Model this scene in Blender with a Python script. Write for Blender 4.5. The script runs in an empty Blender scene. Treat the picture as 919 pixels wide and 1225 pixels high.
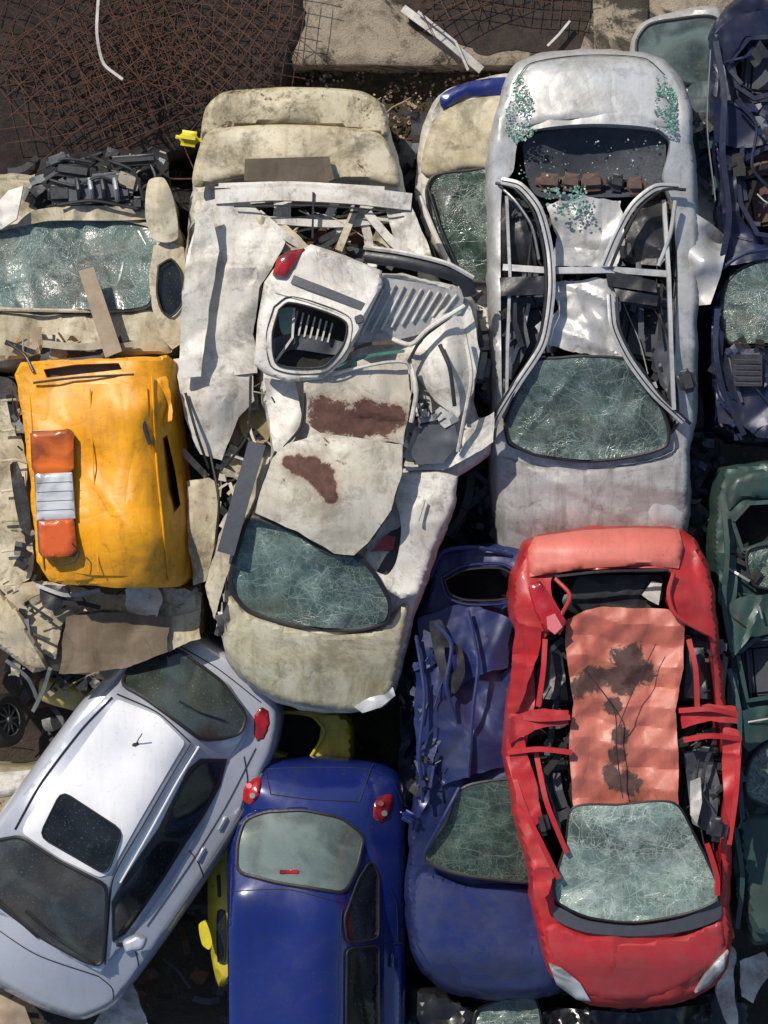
import bpy, bmesh, math, random
import numpy as np
from mathutils import Vector, noise, Matrix
from mathutils.geometry import delaunay_2d_cdt
random.seed(7)
S=bpy.context.scene
COL=S.collection
H=22.0
def P(x,y,z):
    s=(H-z)/20.0/144.0
    return Vector(((x-459.5)*s,(612.5-y)*s,z))
# ------------------------------------------------------------ materials
def newmat(name):
    m=bpy.data.materials.new(name); m.use_nodes=True
    nt=m.node_tree
    for n in list(nt.nodes): nt.nodes.remove(n)
    out=nt.nodes.new('ShaderNodeOutputMaterial'); b=nt.nodes.new('ShaderNodeBsdfPrincipled')
    nt.links.new(b.outputs[0],out.inputs[0])
    return m,nt,b
def coords(nt,scale=(1,1,1),off=0,rot=0):
    tc=nt.nodes.new('ShaderNodeTexCoord'); mp=nt.nodes.new('ShaderNodeMapping')
    mp.inputs['Scale'].default_value=scale; mp.inputs['Location'].default_value=(off*1.7,off*2.3,off*.9); mp.inputs['Rotation'].default_value=(0,0,rot)
    nt.links.new(tc.outputs['Object'],mp.inputs[0]); return mp.outputs[0]
def noi(nt,vec,scale,detail=8,rough=.6,dist=0):
    n=nt.nodes.new('ShaderNodeTexNoise'); n.inputs['Scale'].default_value=scale
    n.inputs['Detail'].default_value=detail; n.inputs['Roughness'].default_value=rough
    n.inputs['Distortion'].default_value=dist
    nt.links.new(vec,n.inputs['Vector']); return n.outputs['Fac']
def ramp(nt,fac,a,b,v0=0.0,v1=1.0):
    r=nt.nodes.new('ShaderNodeMapRange'); r.inputs['From Min'].default_value=a; r.inputs['From Max'].default_value=b
    r.inputs['To Min'].default_value=v0; r.inputs['To Max'].default_value=v1
    nt.links.new(fac,r.inputs['Value']); return r.outputs[0]
def mix(nt,fac,c1,c2):
    m=nt.nodes.new('ShaderNodeMix'); m.data_type='RGBA'
    for sock,v in ((m.inputs[0],fac),(m.inputs[6],c1),(m.inputs[7],c2)):
        if isinstance(v,(int,float)): sock.default_value=v
        elif isinstance(v,tuple): sock.default_value=(*v,1)
        else: nt.links.new(v,sock)
    return m.outputs[2]
def math_(nt,op,a,b):
    m=nt.nodes.new('ShaderNodeMath'); m.operation=op
    for i,v in enumerate((a,b)):
        if isinstance(v,(int,float)): m.inputs[i].default_value=v
        else: nt.links.new(v,m.inputs[i])
    return m.outputs[0]
def bump(nt,b,h,strength,dist=.01):
    n=nt.nodes.new('ShaderNodeBump'); n.inputs['Strength'].default_value=strength; n.inputs['Distance'].default_value=dist
    nt.links.new(h,n.inputs['Height']); nt.links.new(n.outputs[0],b.inputs['Normal']); 
_seed=[0]
def paint(name,base,dirt=.5,dcol=(.16,.13,.08),rust=0.0,rough=.45,metal=0.0,spec=.4,coat=.0,streak=.3,axis='y',wave=.12,fade=None,blobs=None,bcol=None,moss=0,wrk=.4,bn=2.2,mcol=(.1,.08,.035)):
    _seed[0]+=1; sd=_seed[0]*3.1
    m,nt,b=newmat(name)
    v=coords(nt,off=sd); sv=coords(nt,(9,1.1,1) if axis=='y' else (1.1,9,1),off=sd)
    A=noi(nt,v,2.6,10,.74,.4); B=noi(nt,v,34,6,.7); C=noi(nt,sv,1.6,6,.6); D=noi(nt,v,3.7,12,.75,.8); E=noi(nt,v,1.2,4,.5)
    F=noi(nt,coords(nt,(2.5,14,1),off=sd+3,rot=.4),3.5,5,.7,1.2); M=noi(nt,coords(nt,off=sd+8),1.9,12,.8,.6); M2=noi(nt,coords(nt,off=sd+5),6.5,10,.75,.4)
    c=mix(nt,ramp(nt,E,.35,.65,0,.55),base,fade if fade else tuple(min(1,x*.78+.01) for x in base))
    fa=ramp(nt,A,.5-.28*dirt,.78-.1*dirt,0,min(1,.25+dirt*.75))
    c=mix(nt,fa,c,dcol)
    if moss:
        c=mix(nt,ramp(nt,M,.49,.62,0,moss),c,mcol); c=mix(nt,ramp(nt,M2,.54,.64,0,moss*.8),c,tuple(x*.8 for x in mcol))
    c=mix(nt,ramp(nt,C,.52,.75,0,streak),c,tuple(x*.55 for x in dcol))
    c=mix(nt,ramp(nt,F,.66,.68,0,.4),c,tuple(min(1,x*.5+.12) for x in base))
    if wrk:
        def rid(vec,sc,dd):
            n=noi(nt,vec,sc,1.5,.5,dd); q=nt.nodes.new('ShaderNodeMath'); q.operation='ABSOLUTE'; nt.links.new(math_(nt,'SUBTRACT',n,.5),q.inputs[0]); return q.outputs[0]
        r1=rid(coords(nt,(1,.4,1),off=sd+1,rot=.5),2.2,.3); r2=rid(coords(nt,(.45,1,1),off=sd+2,rot=-.3),3.6,.4); r3=rid(coords(nt,(1,.5,1),off=sd+7,rot=1.1),8,.4)
        ln=math_(nt,'MAXIMUM',ramp(nt,r1,0,.009,1,0),ramp(nt,r2,0,.007,.8,0))
        ln=math_(nt,'MULTIPLY',ln,ramp(nt,M2,.42,.58))
        c=mix(nt,math_(nt,'MULTIPLY',ln,min(.6,1.1*wrk)),c,tuple(x*.3+.01 for x in dcol))
    c=mix(nt,ramp(nt,B,.6,.72,0,spec),c,(.05,.04,.025))
    rf=None
    if rust>0:
        rf=ramp(nt,D,.72-rust*.28,.75-rust*.28)
        rc=mix(nt,B,(.035,.014,.007),(.15,.06,.028))
        c=mix(nt,rf,c,rc)
    if blobs:
        g=nt.nodes.new('ShaderNodeTexCoord'); acc=None
        for (x,y,r) in blobs:
            q=nt.nodes.new('ShaderNodeVectorMath'); q.operation='MULTIPLY'; nt.links.new(g.outputs['Object'],q.inputs[0]); q.inputs[1].default_value=(1,1,0)
            dn=nt.nodes.new('ShaderNodeVectorMath'); dn.operation='DISTANCE'; nt.links.new(q.outputs[0],dn.inputs[0]); dn.inputs[1].default_value=(x,y,0)
            dd=math_(nt,'DIVIDE',dn.outputs['Value'],r)
            acc=dd if acc is None else math_(nt,'MINIMUM',acc,dd)
        nz=math_(nt,'ADD',acc,math_(nt,'MULTIPLY',math_(nt,'SUBTRACT',noi(nt,v,6,12,.8,.6),.5),bn))
        bf=ramp(nt,nz,.92,1.08,1,0)
        bc=mix(nt,ramp(nt,noi(nt,v,18,8,.7),.35,.7),bcol or (.05,.022,.016),tuple(x*2.2 for x in (bcol or (.05,.022,.016))))
        c=mix(nt,ramp(nt,nz,1.0,1.6,.4,0),c,(.2,.1,.05)); c=mix(nt,bf,c,bc); rf=bf if rf is None else math_(nt,'MAXIMUM',rf,bf)
    nt.links.new(c,b.inputs['Base Color'])
    r=ramp(nt,fa,0,1,rough,.8)
    if rf is not None: r=math_(nt,'MAXIMUM',r,math_(nt,'MULTIPLY',rf,.85))
    nt.links.new(r,b.inputs['Roughness'])
    b.inputs['Metallic'].default_value=metal
    b.inputs['Coat Weight'].default_value=coat; b.inputs['Coat Roughness'].default_value=.12
    W=noi(nt,v,5,3,.5)
    hgt=math_(nt,'ADD',math_(nt,'MULTIPLY',W,wave*1.2),math_(nt,'MULTIPLY',B,wave*.12))
    if wrk:
        hgt=math_(nt,'ADD',hgt,math_(nt,'MULTIPLY',r1,2.6*wrk)); hgt=math_(nt,'ADD',hgt,math_(nt,'MULTIPLY',r2,1.5*wrk)); hgt=math_(nt,'ADD',hgt,math_(nt,'MULTIPLY',r3,.3*wrk))
    bump(nt,b,hgt,.8,.045)
    return m
def plain(name,base,rough=.6,metal=0,var=.5,scale=12,b2=None,bs=.3):
    _seed[0]+=1
    m,nt,b=newmat(name); v=coords(nt,off=_seed[0]*2.2)
    A=noi(nt,v,scale,8,.65); B=noi(nt,v,scale*6,4,.6)
    c=mix(nt,ramp(nt,A,.35,.7,0,var),base,b2 if b2 else tuple(x*.4+.008 for x in base))
    nt.links.new(c,b.inputs['Base Color']); nt.links.new(ramp(nt,B,.3,.7,rough*.8,min(1,rough*1.2)),b.inputs['Roughness'])
    b.inputs['Metallic'].default_value=metal; bump(nt,b,math_(nt,'ADD',A,math_(nt,'MULTIPLY',B,.3)),bs,.01); return m
def shatter(name,dark,light,crack=(.5,.6,.56),big=5,amt=.6,rough=.1):
    _seed[0]+=1; m,nt,b=newmat(name); v=coords(nt,off=_seed[0]*1.3)
    wn=nt.nodes.new('ShaderNodeTexNoise'); wn.inputs['Scale'].default_value=3; wn.inputs['Detail'].default_value=5; nt.links.new(v,wn.inputs['Vector'])
    vm=nt.nodes.new('ShaderNodeVectorMath'); vm.operation='MULTIPLY_ADD'; nt.links.new(wn.outputs['Color'],vm.inputs[0]); vm.inputs[1].default_value=(.35,.35,.35); nt.links.new(v,vm.inputs[2])
    def vor(sc,feat='DISTANCE_TO_EDGE',src=None):
        n=nt.nodes.new('ShaderNodeTexVoronoi'); n.feature=feat; n.inputs['Scale'].default_value=sc
        nt.links.new(src or vm.outputs[0],n.inputs['Vector']); return n
    v1=ramp(nt,vor(big).outputs[0],0,.012,1,0); v2=ramp(nt,vor(big*3.3).outputs[0],0,.035,1,0); v3=ramp(nt,vor(big*14).outputs[0],0,.12,1,0)
    sv=coords(nt,(1,.16,1),off=_seed[0]*.7); sv2=coords(nt,(.16,1,1),off=_seed[0]*.9)
    v4=ramp(nt,vor(big*1.9,src=sv).outputs[0],0,.014,1,0); v5=ramp(nt,vor(big*1.6,src=sv2).outputs[0],0,.014,1,0)
    N=noi(nt,v,1.5,6,.65,.8); N2=noi(nt,v,4,10,.7,.5); N3=noi(nt,coords(nt,off=_seed[0]*3.3),1.0,4,.55,.6); N4=noi(nt,coords(nt,off=_seed[0]*5.1),2.4,9,.7,.6)
    c=mix(nt,ramp(nt,N2,.36,.66),dark,light)
    c=mix(nt,ramp(nt,N3,.46,.6,0,.7),c,tuple(x*.3 for x in dark))
    cell=vor(big*1.3,'F1'); cb=nt.nodes.new('ShaderNodeRGBToBW'); nt.links.new(cell.outputs['Color'],cb.inputs[0])
    c=mix(nt,ramp(nt,cb.outputs[0],.4,.9,0,.3),c,tuple(x*1.3 for x in light))
    m2=ramp(nt,N,.42,.54); m3=ramp(nt,N2,.46,.6)
    f=math_(nt,'MAXIMUM',math_(nt,'MULTIPLY',v1,.7),math_(nt,'MULTIPLY',math_(nt,'MULTIPLY',v2,m2),.8))
    f=math_(nt,'MAXIMUM',f,math_(nt,'MULTIPLY',math_(nt,'MULTIPLY',v3,m3),.55))
    f=math_(nt,'MAXIMUM',f,math_(nt,'MULTIPLY',math_(nt,'MAXIMUM',v4,v5),.55))
    c=mix(nt,math_(nt,'MULTIPLY',f,amt),c,crack)
    c=mix(nt,ramp(nt,math_(nt,'MULTIPLY',N,N2),.28,.42,0,amt*.3),c,crack)
    c=mix(nt,ramp(nt,N4,.52,.68,0,.6),c,(.085,.075,.045))
    D=noi(nt,v,30,5,.7); c=mix(nt,ramp(nt,D,.58,.68,0,.7),c,(.04,.032,.016))
    nt.links.new(c,b.inputs['Base Color']); nt.links.new(ramp(nt,N,.3,.7,rough,.35),b.inputs['Roughness'])
    h=math_(nt,'ADD',math_(nt,'MULTIPLY',cb.outputs[0],.5),f); bump(nt,b,h,.35,.012)
    return m
def glass(name,base,rough=.05,dirt=.3,tint=(.1,.11,.1)):
    _seed[0]+=1; m,nt,b=newmat(name); v=coords(nt,off=_seed[0])
    A=noi(nt,v,1.6,8,.65,.3); B=noi(nt,v,60,3,.6); E=noi(nt,v,14,8,.75); L=noi(nt,coords(nt,off=_seed[0]*4.4),2.6,3,.45,1.2)
    c=mix(nt,ramp(nt,L,.42,.6),base,tuple(x*.3 for x in base))
    c=mix(nt,ramp(nt,A,.38,.7,0,dirt),c,tint); c=mix(nt,ramp(nt,B,.6,.72,0,dirt*.7),c,(.3,.3,.27)); c=mix(nt,ramp(nt,E,.6,.7,0,dirt),c,(.05,.04,.02))
    nt.links.new(c,b.inputs['Base Color']); nt.links.new(ramp(nt,A,.35,.75,rough,rough+.35*dirt),b.inputs['Roughness'])
    b.inputs['Specular IOR Level'].default_value=.7
    return m
# ------------------------------------------------------------ surfaces
class TPS:
    def __init__(s,pts,reg=1e-3):
        p=np.array(pts,float); s.p=p[:,:2]/100; n=len(p)
        K=s.phi(s.p,s.p)+np.eye(n)*reg; Q=np.hstack([np.ones((n,1)),s.p])
        A=np.zeros((n+3,n+3)); A[:n,:n]=K; A[:n,n:]=Q; A[n:,:n]=Q.T
        s.w=np.linalg.lstsq(A,np.concatenate([p[:,2],np.zeros(3)]),rcond=None)[0]
    def phi(s,a,b):
        r=np.sqrt(((a[:,None]-b[None])**2).sum(-1))+1e-9; return r*r*np.log(r)
    def __call__(s,x,y):
        q=np.stack([x,y],1)/100; return s.phi(q,s.p)@s.w[:-3]+s.w[-3]+q@s.w[-2:]
def at(f,x,y): return float(f(np.array([float(x)]),np.array([float(y)]))[0])
def prof(keys,cx=0,hw=120,crown=.04,tilt=0):
    ks=np.array(keys,float)
    def f(x,y):
        z=sum(np.interp(y+d,ks[:,0],ks[:,1]) for d in (-9,-4,0,4,9))/5
        return z-crown*((x-cx)/hw)**2+tilt*(x-cx)/hw
    return f
flat=lambda z:(lambda x,y:np.full(len(x),float(z)))
def inside(px,py,poly):
    c=np.zeros(len(px),bool); n=len(poly)
    for i in range(n):
        x1,y1=poly[i][:2]; x2,y2=poly[(i+1)%n][:2]
        if y1==y2: continue
        cond=((y1>py)!=(y2>py))&(px<(x2-x1)*(py-y1)/(y2-y1)+x1); c^=cond
    return c
def dist(px,py,poly):
    a=np.array([q[:2] for q in poly],float); b=np.roll(a,-1,0); d=b-a; L=(d**2).sum(1)+1e-9
    q=np.stack([px,py],1)[:,None]; t=np.clip(((q-a)*d).sum(-1)/L,0,1)
    return np.sqrt((((a+t[...,None]*d)-q)**2).sum(-1)).min(1)
def resample(poly,step,smooth,closed=True):
    out=[]; n=len(poly); rng=range(n if closed else n-1)
    for i in rng:
        g=lambda k: np.array(poly[k%n] if closed else poly[max(0,min(n-1,k))],float)
        p0,p1,p2,p3=g(i-1),g(i),g(i+1),g(i+2)
        k=max(1,int(round(np.linalg.norm((p2-p1)[:2])/step)))
        for j in range(k):
            t=j/k
            if smooth:
                l=lambda a,b:max(1e-3,np.linalg.norm(a-b))
                d1=l(p1,p2); m1=(p2-p0)/(l(p0,p1)+d1)*d1; m2=(p3-p1)/(d1+l(p2,p3))*d1
                t2,t3=t*t,t*t*t
                q=(2*t3-3*t2+1)*p1+(t3-2*t2+t)*m1*.8+(-2*t3+3*t2)*p2+(t3-t2)*m2*.8
            else: q=p1+(p2-p1)*t
            out.append(q)
    if not closed: out.append(np.array(poly[-1],float))
    return out
def rounded(poly,r):
    out=[]; n=len(poly)
    for i in range(n):
        a,b,c=(np.array(poly[(i+k)%n][:2],float) for k in (-1,0,1))
        u=a-b; v=c-b; lu=np.linalg.norm(u); lv=np.linalg.norm(v); d=min(r,lu*.4,lv*.4); p=b+u/lu*d; q=b+v/lv*d
        for t in (0,.33,.67,1): out.append(tuple((1-t)**2*p+2*t*(1-t)*b+t*t*q))
    return out
class Thing:
    def __init__(s,name,label,cat,x,y,z,group=None):
        o=bpy.data.objects.new(name,None); o.empty_display_size=.3; COL.objects.link(o); o.location=P(x,y,z)
        o['label']=label; o['category']=cat
        if group: o['group']=group
        s.o=o; s.loc=Vector(o.location)
    def bl(s,lst,z):
        r=[]
        for x,y,rad in lst:
            p=P(x,y,z)-s.loc; r.append((p.x,p.y,rad/150))
        return r
def link(me,name,T,mats,parent=None,label=None):
    for m in mats: me.materials.append(m)
    o=bpy.data.objects.new(name,me); COL.objects.link(o)
    if T is not None: o.parent=parent or T.o
    if label: o['label']=label
    return o
def finish(bm,name,T,mats,ang=38,parent=None,label=None,smooth=True):
    bm.normal_update()
    for f in bm.faces: f.smooth=smooth
    for e in bm.edges:
        if len(e.link_faces)==2 and e.calc_face_angle(0)>math.radians(ang): e.smooth=False
    me=bpy.data.meshes.new(name); bm.to_mesh(me); bm.free()
    return link(me,name,T,mats,parent,label)
class Tin:
    def __init__(s,x0,x1,y0,y1,cell,seed,aniso=1.7):
        s.h=random.Random(int(seed*1000)); a=s.h.uniform(-.5,.5)+(1.57 if s.h.random()<.35 else 0); s.ca,s.sa=math.cos(a),math.sin(a); s.cu,s.cv=cell,cell*aniso
        cs=[s.uv(x,y) for x in (x0,x1) for y in (y0,y1)]
        i0=math.floor(min(c[0] for c in cs))-2;i1=math.ceil(max(c[0] for c in cs))+2;j0=math.floor(min(c[1] for c in cs))-2;j1=math.ceil(max(c[1] for c in cs))+2
        pt={}
        for i in range(i0,i1+1):
            for j in range(j0,j1+1):
                r=random.Random((i*7919+j*104729+int(seed*1000))&0xffffffff); u=i+r.uniform(-.36,.36); v=j+r.uniform(-.36,.36)
                hh=r.uniform(-1,1); pt[i,j]=(u,v,hh,r.random())
        s.tr=[]; s.pt=pt
        for i in range(i0,i1):
            for j in range(j0,j1):
                A,B,C,D=(i,j),(i+1,j),(i+1,j+1),(i,j+1)
                s.tr+=[(A,B,C),(A,C,D)] if pt[A][3]<.5 else [(A,B,D),(B,C,D)]
    def uv(s,x,y): return ((x*s.ca+y*s.sa)/s.cu,(-x*s.sa+y*s.ca)/s.cv)
    def raw(s,U,V):
        out=np.zeros(len(U))
        for t in s.tr:
            (u1,v1,h1,_),(u2,v2,h2,_),(u3,v3,h3,_)=(s.pt[k] for k in t)
            m=(U>=min(u1,u2,u3)-1e-6)&(U<=max(u1,u2,u3)+1e-6)&(V>=min(v1,v2,v3)-1e-6)&(V<=max(v1,v2,v3)+1e-6)
            ix=np.nonzero(m)[0]
            if not len(ix): continue
            d=(v2-v3)*(u1-u3)+(u3-u2)*(v1-v3)
            if abs(d)<1e-9: continue
            a=((v2-v3)*(U[ix]-u3)+(u3-u2)*(V[ix]-v3))/d; b=((v3-v1)*(U[ix]-u3)+(u1-u3)*(V[ix]-v3))/d; c=1-a-b
            ok=(a>=-1e-4)&(b>=-1e-4)&(c>=-1e-4); out[ix[ok]]=(a*h1+b*h2+c*h3)[ok]
        return out
    def __call__(s,x,y,blur=0):
        U,V=s.uv(x,y)
        if not blur: return s.raw(U,V)
        o=[(0,0),(blur,0),(-blur,0),(0,blur*.7),(0,-blur*.7)]
        r=s.raw(np.concatenate([U+a for a,_ in o]),np.concatenate([V+b for _,b in o])); return r.reshape(5,-1).mean(0)
def folds(vx,vy,cr,crs,seed,fine,bb):
    cell=62/crs; t1=Tin(*bb,cell,seed,1.9); t2=Tin(*bb,cell*.45,seed+3,1.6)
    h=.85*t1(vx,vy,.035)+fine*t2(vx,vy)
    R=random.Random(int(seed*77)); a=R.uniform(0,3.14); ca,sa=math.cos(a),math.sin(a); f=crs/1.5
    n=np.empty(len(vx)); r=np.empty(len(vx))
    for i in range(len(vx)):
        X=vx[i]/144;Y=vy[i]/144; u=(X*ca+Y*sa)*f; v=(-X*sa+Y*ca)*f
        n[i]=noise.noise(Vector((X*f*1.1,Y*f*1.1,seed)))
        w=noise.noise(Vector((u*1.3,v*.35,seed+11)))
        r[i]=max(0,1-abs(w)*13)
    return cr*(h+.5*n+.35*r*(.4+.6*np.clip(n*3+.5,0,1)))
def sheet(T,name,outline,mat,z=2.0,holes=(),ctrl=(),step=6,smooth=None,lip=0,lipd=0,skirt=.02,cr=0,crs=1.0,dz=0,edge=0,flare=0,seed=None,label=None,parent=None,ang=None,fine=.2,hs_smooth=True):
    if smooth is None: smooth=cr<.055
    if ang is None: ang=28 if cr>=.05 else 48
    if seed is None: _seed[0]+=1; seed=_seed[0]*1.37
    if callable(z): zf=z
    else:
        pts=[(p[0],p[1],p[2] if len(p)>2 else z) for p in outline]+[tuple(c) for c in ctrl]
        zf=TPS(pts) if (len(ctrl) or any(len(p)>2 for p in outline)) else flat(z)
    ol=resample([p[:2] for p in outline],step,smooth)
    if edge:
        ol=[q+np.array([noise.noise(Vector((q[0]*.04,q[1]*.04,seed))),noise.noise(Vector((q[0]*.04,q[1]*.04,seed+30)))])*edge*.8+
            np.array([noise.noise(Vector((q[0]*.15,q[1]*.15,seed))),noise.noise(Vector((q[0]*.15,q[1]*.15,seed+30)))])*edge*.25 for q in ol]
    hs=[resample([p[:2] for p in h],step,hs_smooth) for h in holes]
    xs=[q[0] for q in ol]; ys=[q[1] for q in ol]
    gx=[];gy=[];r=0; yy=min(ys)
    while yy<max(ys):
        gx+=list(np.arange(min(xs)+(step/2 if r%2 else 0),max(xs),step)); k=len(gx)-len(gy); gy+=[yy]*k; yy+=step*.866; r+=1
    gx=np.array(gx);gy=np.array(gy)
    keep=inside(gx,gy,ol)&(dist(gx,gy,ol)>step*.5)
    for h in hs: keep&=(~inside(gx,gy,h))&(dist(gx,gy,h)>step*.5)
    gx=gx[keep];gy=gy[keep]
    V=[];E=[]
    for lp in [ol]+hs:
        n0=len(V); V+=[Vector(q) for q in lp]; E+=[(n0+i,n0+(i+1)%len(lp)) for i in range(len(lp))]
    V+=[Vector((a,b)) for a,b in zip(gx,gy)]
    res=delaunay_2d_cdt(V,E,[],0,1e-3)
    vx=np.array([v[0] for v in res[0]]);vy=np.array([v[1] for v in res[0]])
    F=np.array(res[2]); cx=vx[F].mean(1);cy=vy[F].mean(1)
    ok=inside(cx,cy,ol)
    for h in hs: ok&=~inside(cx,cy,h)
    F=F[ok]
    us=np.unique(F); re=np.zeros(len(vx),int); re[us]=np.arange(len(us)); F=re[F]; vx=vx[us]; vy=vy[us]
    zz=zf(vx,vy)+dz
    if lip:
        d=dist(vx,vy,ol); t=np.clip(d/lip,0,1); zz=zz-lipd*(1-np.sqrt(np.clip(1-(1-t)**2,0,1)))
    if cr: zz=zz+folds(vx,vy,cr,crs,seed,fine,(min(xs),max(xs),min(ys),max(ys)))
    bm=bmesh.new(); mp=[bm.verts.new(P(vx[i],vy[i],zz[i])-T.loc) for i in range(len(vx))]
    for f in F:
        try:
            fc=bm.faces.new([mp[int(i)] for i in f]); fc.normal_update()
            if fc.normal.z<0: fc.normal_flip()
        except ValueError: pass
    be=[e for e in bm.edges if len(e.link_faces)==1]
    if skirt:
        cxm=(min(xs)+max(xs))/2; cym=(min(ys)+max(ys))/2; cc=P(cxm,cym,2)-T.loc
        K=2 if skirt>.1 else 1
        for k in range(K):
            rr=bmesh.ops.extrude_edge_only(bm,edges=be)
            nv=[g for g in rr['geom'] if isinstance(g,bmesh.types.BMVert)]; be=[g for g in rr['geom'] if isinstance(g,bmesh.types.BMEdge)]
            for v in nv:
                v.co.z-=skirt/K
                if flare:
                    w=Vector((v.co.x-cc.x,v.co.y-cc.y,0)); w.normalize(); v.co+=w*flare*(1 if k==0 else -1)
        bmesh.ops.recalc_face_normals(bm,faces=bm.faces[:])
        if sum(f.normal.z for f in bm.faces)<0: bmesh.ops.reverse_faces(bm,faces=bm.faces[:])
    return finish(bm,name,T,[mat],ang,parent,label)
def sweep(bm,pts,w,h,loc,n=8,mi=0):
    N=len(pts); rings=[]
    for i,p in enumerate(pts):
        t=(pts[min(N-1,i+1)]-pts[max(0,i-1)]); 
        if t.length<1e-6: t=Vector((1,0,0))
        t.normalize(); up=Vector((0,0,1)) if abs(t.z)<.95 else Vector((1,0,0))
        s=t.cross(up).normalized(); u=s.cross(t).normalized()
        ring=[]
        for j in range(n):
            a=2*math.pi*(j+.5)/n
            if n==4: ca,sa=math.copysign(1,math.cos(a)),math.copysign(1,math.sin(a))
            else: ca,sa=math.cos(a),math.sin(a)
            ring.append(bm.verts.new(p+s*ca*w+u*sa*h-loc))
        rings.append(ring)
    for a,b in zip(rings[:-1],rings[1:]):
        for j in range(n):
            f=bm.faces.new((a[j],a[(j+1)%n],b[(j+1)%n],b[j])); f.material_index=mi
    f=bm.faces.new(rings[0][::-1]); f.material_index=mi; f=bm.faces.new(rings[-1]); f.material_index=mi
def tube(T,name,pts,w,mat,h=None,n=8,smooth=True,wob=0,label=None,parent=None):
    q=resample(pts,6 if smooth else 30,smooth,closed=False); bm=bmesh.new()
    sweep(bm,[P(*a) for a in q],w,h or w,T.loc,n)
    bmesh.ops.recalc_face_normals(bm,faces=bm.faces[:])
    return finish(bm,name,T,[mat],38,parent,label)
def stube(T,name,pts,surf,dz,w,mat,h=None,n=6,smooth=True):
    q=resample(pts,5,smooth,closed=False); return tube(T,name,[(a[0],a[1],at(surf,a[0],a[1])+dz) for a in q],w,mat,h,n,False)
def box(T,name,x,y,z,w,l,h,rot,mat,bev=.02,label=None,parent=None,tilt=0):
    bm=bmesh.new(); bmesh.ops.create_cube(bm,size=1)
    for v in bm.verts: v.co=Vector((v.co.x*w,v.co.y*l,v.co.z*h))
    bmesh.ops.bevel(bm,geom=bm.edges[:]+bm.verts[:],offset=min(bev,w*.45,l*.45,h*.45),segments=3,affect='EDGES')
    bm.transform(Matrix.Translation(P(x,y,z)-T.loc)@Matrix.Rotation(math.radians(rot),4,'Z')@Matrix.Rotation(math.radians(tilt),4,'X'))
    return finish(bm,name,T,[mat],50,parent,label)
def seat(T,x,y,z,rot,mat):
    bm=bmesh.new()
    for (dx,dy,dz_,w,l,h) in ((0,0,0,.34,.42,.14),(-.2,0,.03,.08,.42,.18),(.2,0,.03,.08,.42,.18),(0,.26,.08,.42,.12,.2),(0,.36,.12,.2,.09,.12)):
        r=bmesh.ops.create_cube(bm,size=1)
        for v in r['verts']: v.co=Vector((v.co.x*w+dx,v.co.y*l+dy,v.co.z*h+dz_))
    bmesh.ops.bevel(bm,geom=bm.edges[:],offset=.03,segments=3,affect='EDGES')
    bm.transform(Matrix.Translation(P(x,y,z)-T.loc)@Matrix.Rotation(math.radians(rot),4,'Z')); return finish(bm,'seat',T,[mat],50)
def junk(T,name,poly,z0,z1,n,mats,lo=.2,hi=.8,seed=1,label=None,wmax=.035,kinds='sstppqq',pl=.3,main=None):
    R=random.Random(seed); bm=bmesh.new(); xs=[p[0] for p in poly];ys=[p[1] for p in poly]; loc=T.loc if T else Vector()
    made=0; main=R.uniform(0,3.14) if main is None else main
    while made<n:
        x=R.uniform(min(xs),max(xs)); y=R.uniform(min(ys),max(ys))
        if not inside(np.array([x]),np.array([y]),poly)[0]: continue
        made+=1; z=R.uniform(z0,z1); mi=min(R.randrange(len(mats)),R.randrange(len(mats))); L=R.uniform(lo,hi)*144; a=R.gauss(main,.7) if R.random()<.6 else R.uniform(0,6.28); k=R.choice(kinds)
        if k in 'spt':
            m=R.randint(2,4); pts=[]; cx,cy=x,y; cz=z
            for i in range(m+1):
                pts.append((cx,cy,cz)); nx=cx+math.cos(a)*L/m; ny=cy+math.sin(a)*L/m
                if not inside(np.array([nx]),np.array([ny]),poly)[0]: break
                cx,cy=nx,ny; a+=R.uniform(-.3,.3); cz=min(z1+.02,max(z0-.05,cz+R.uniform(-.05,.05)))
            if len(pts)<2: pts.append((x+8*math.cos(a),y+8*math.sin(a),z))
            if k=='s': sweep(bm,[P(*q) for q in resample(pts,40,False,False)],R.uniform(.006,wmax),.003,loc,4,mi)
            elif k=='p': sweep(bm,[P(*q) for q in resample(pts,8,True,False)],*( [R.uniform(.004,.01)]*2),loc,6,mi)
            else: sweep(bm,[P(*q) for q in resample(pts,40,False,False)],R.uniform(.008,wmax),R.uniform(.01,.025),loc,4,mi)
        else:
            c=P(x,y,z-.02)-loc; M=Matrix.Translation(c)@Matrix.Rotation(a,4,'Z')@Matrix.Rotation(R.uniform(-.35,.35),4,'X')@Matrix.Rotation(R.uniform(-.3,.3),4,'Y')
            w=R.uniform(.25,.7)*pl; l=R.uniform(.5,1)*pl; g=3
            vs=[[bm.verts.new(M@Vector(((i/g-.5)*l+R.uniform(-.1,.1)*l/g*2,(j/2-.5)*w+R.uniform(-.15,.15)*w,R.uniform(-.03,.03)*pl*3))) for j in range(3)] for i in range(g+1)]
            for i in range(g):
                for j in range(2):
                    f=bm.faces.new((vs[i][j],vs[i+1][j],vs[i+1][j+1],vs[i][j+1])); f.material_index=mi
    bmesh.ops.recalc_face_normals(bm,faces=bm.faces[:])
    o=finish(bm,name,T,list(mats),15,None,label); o['kind']='stuff'; return o
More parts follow.
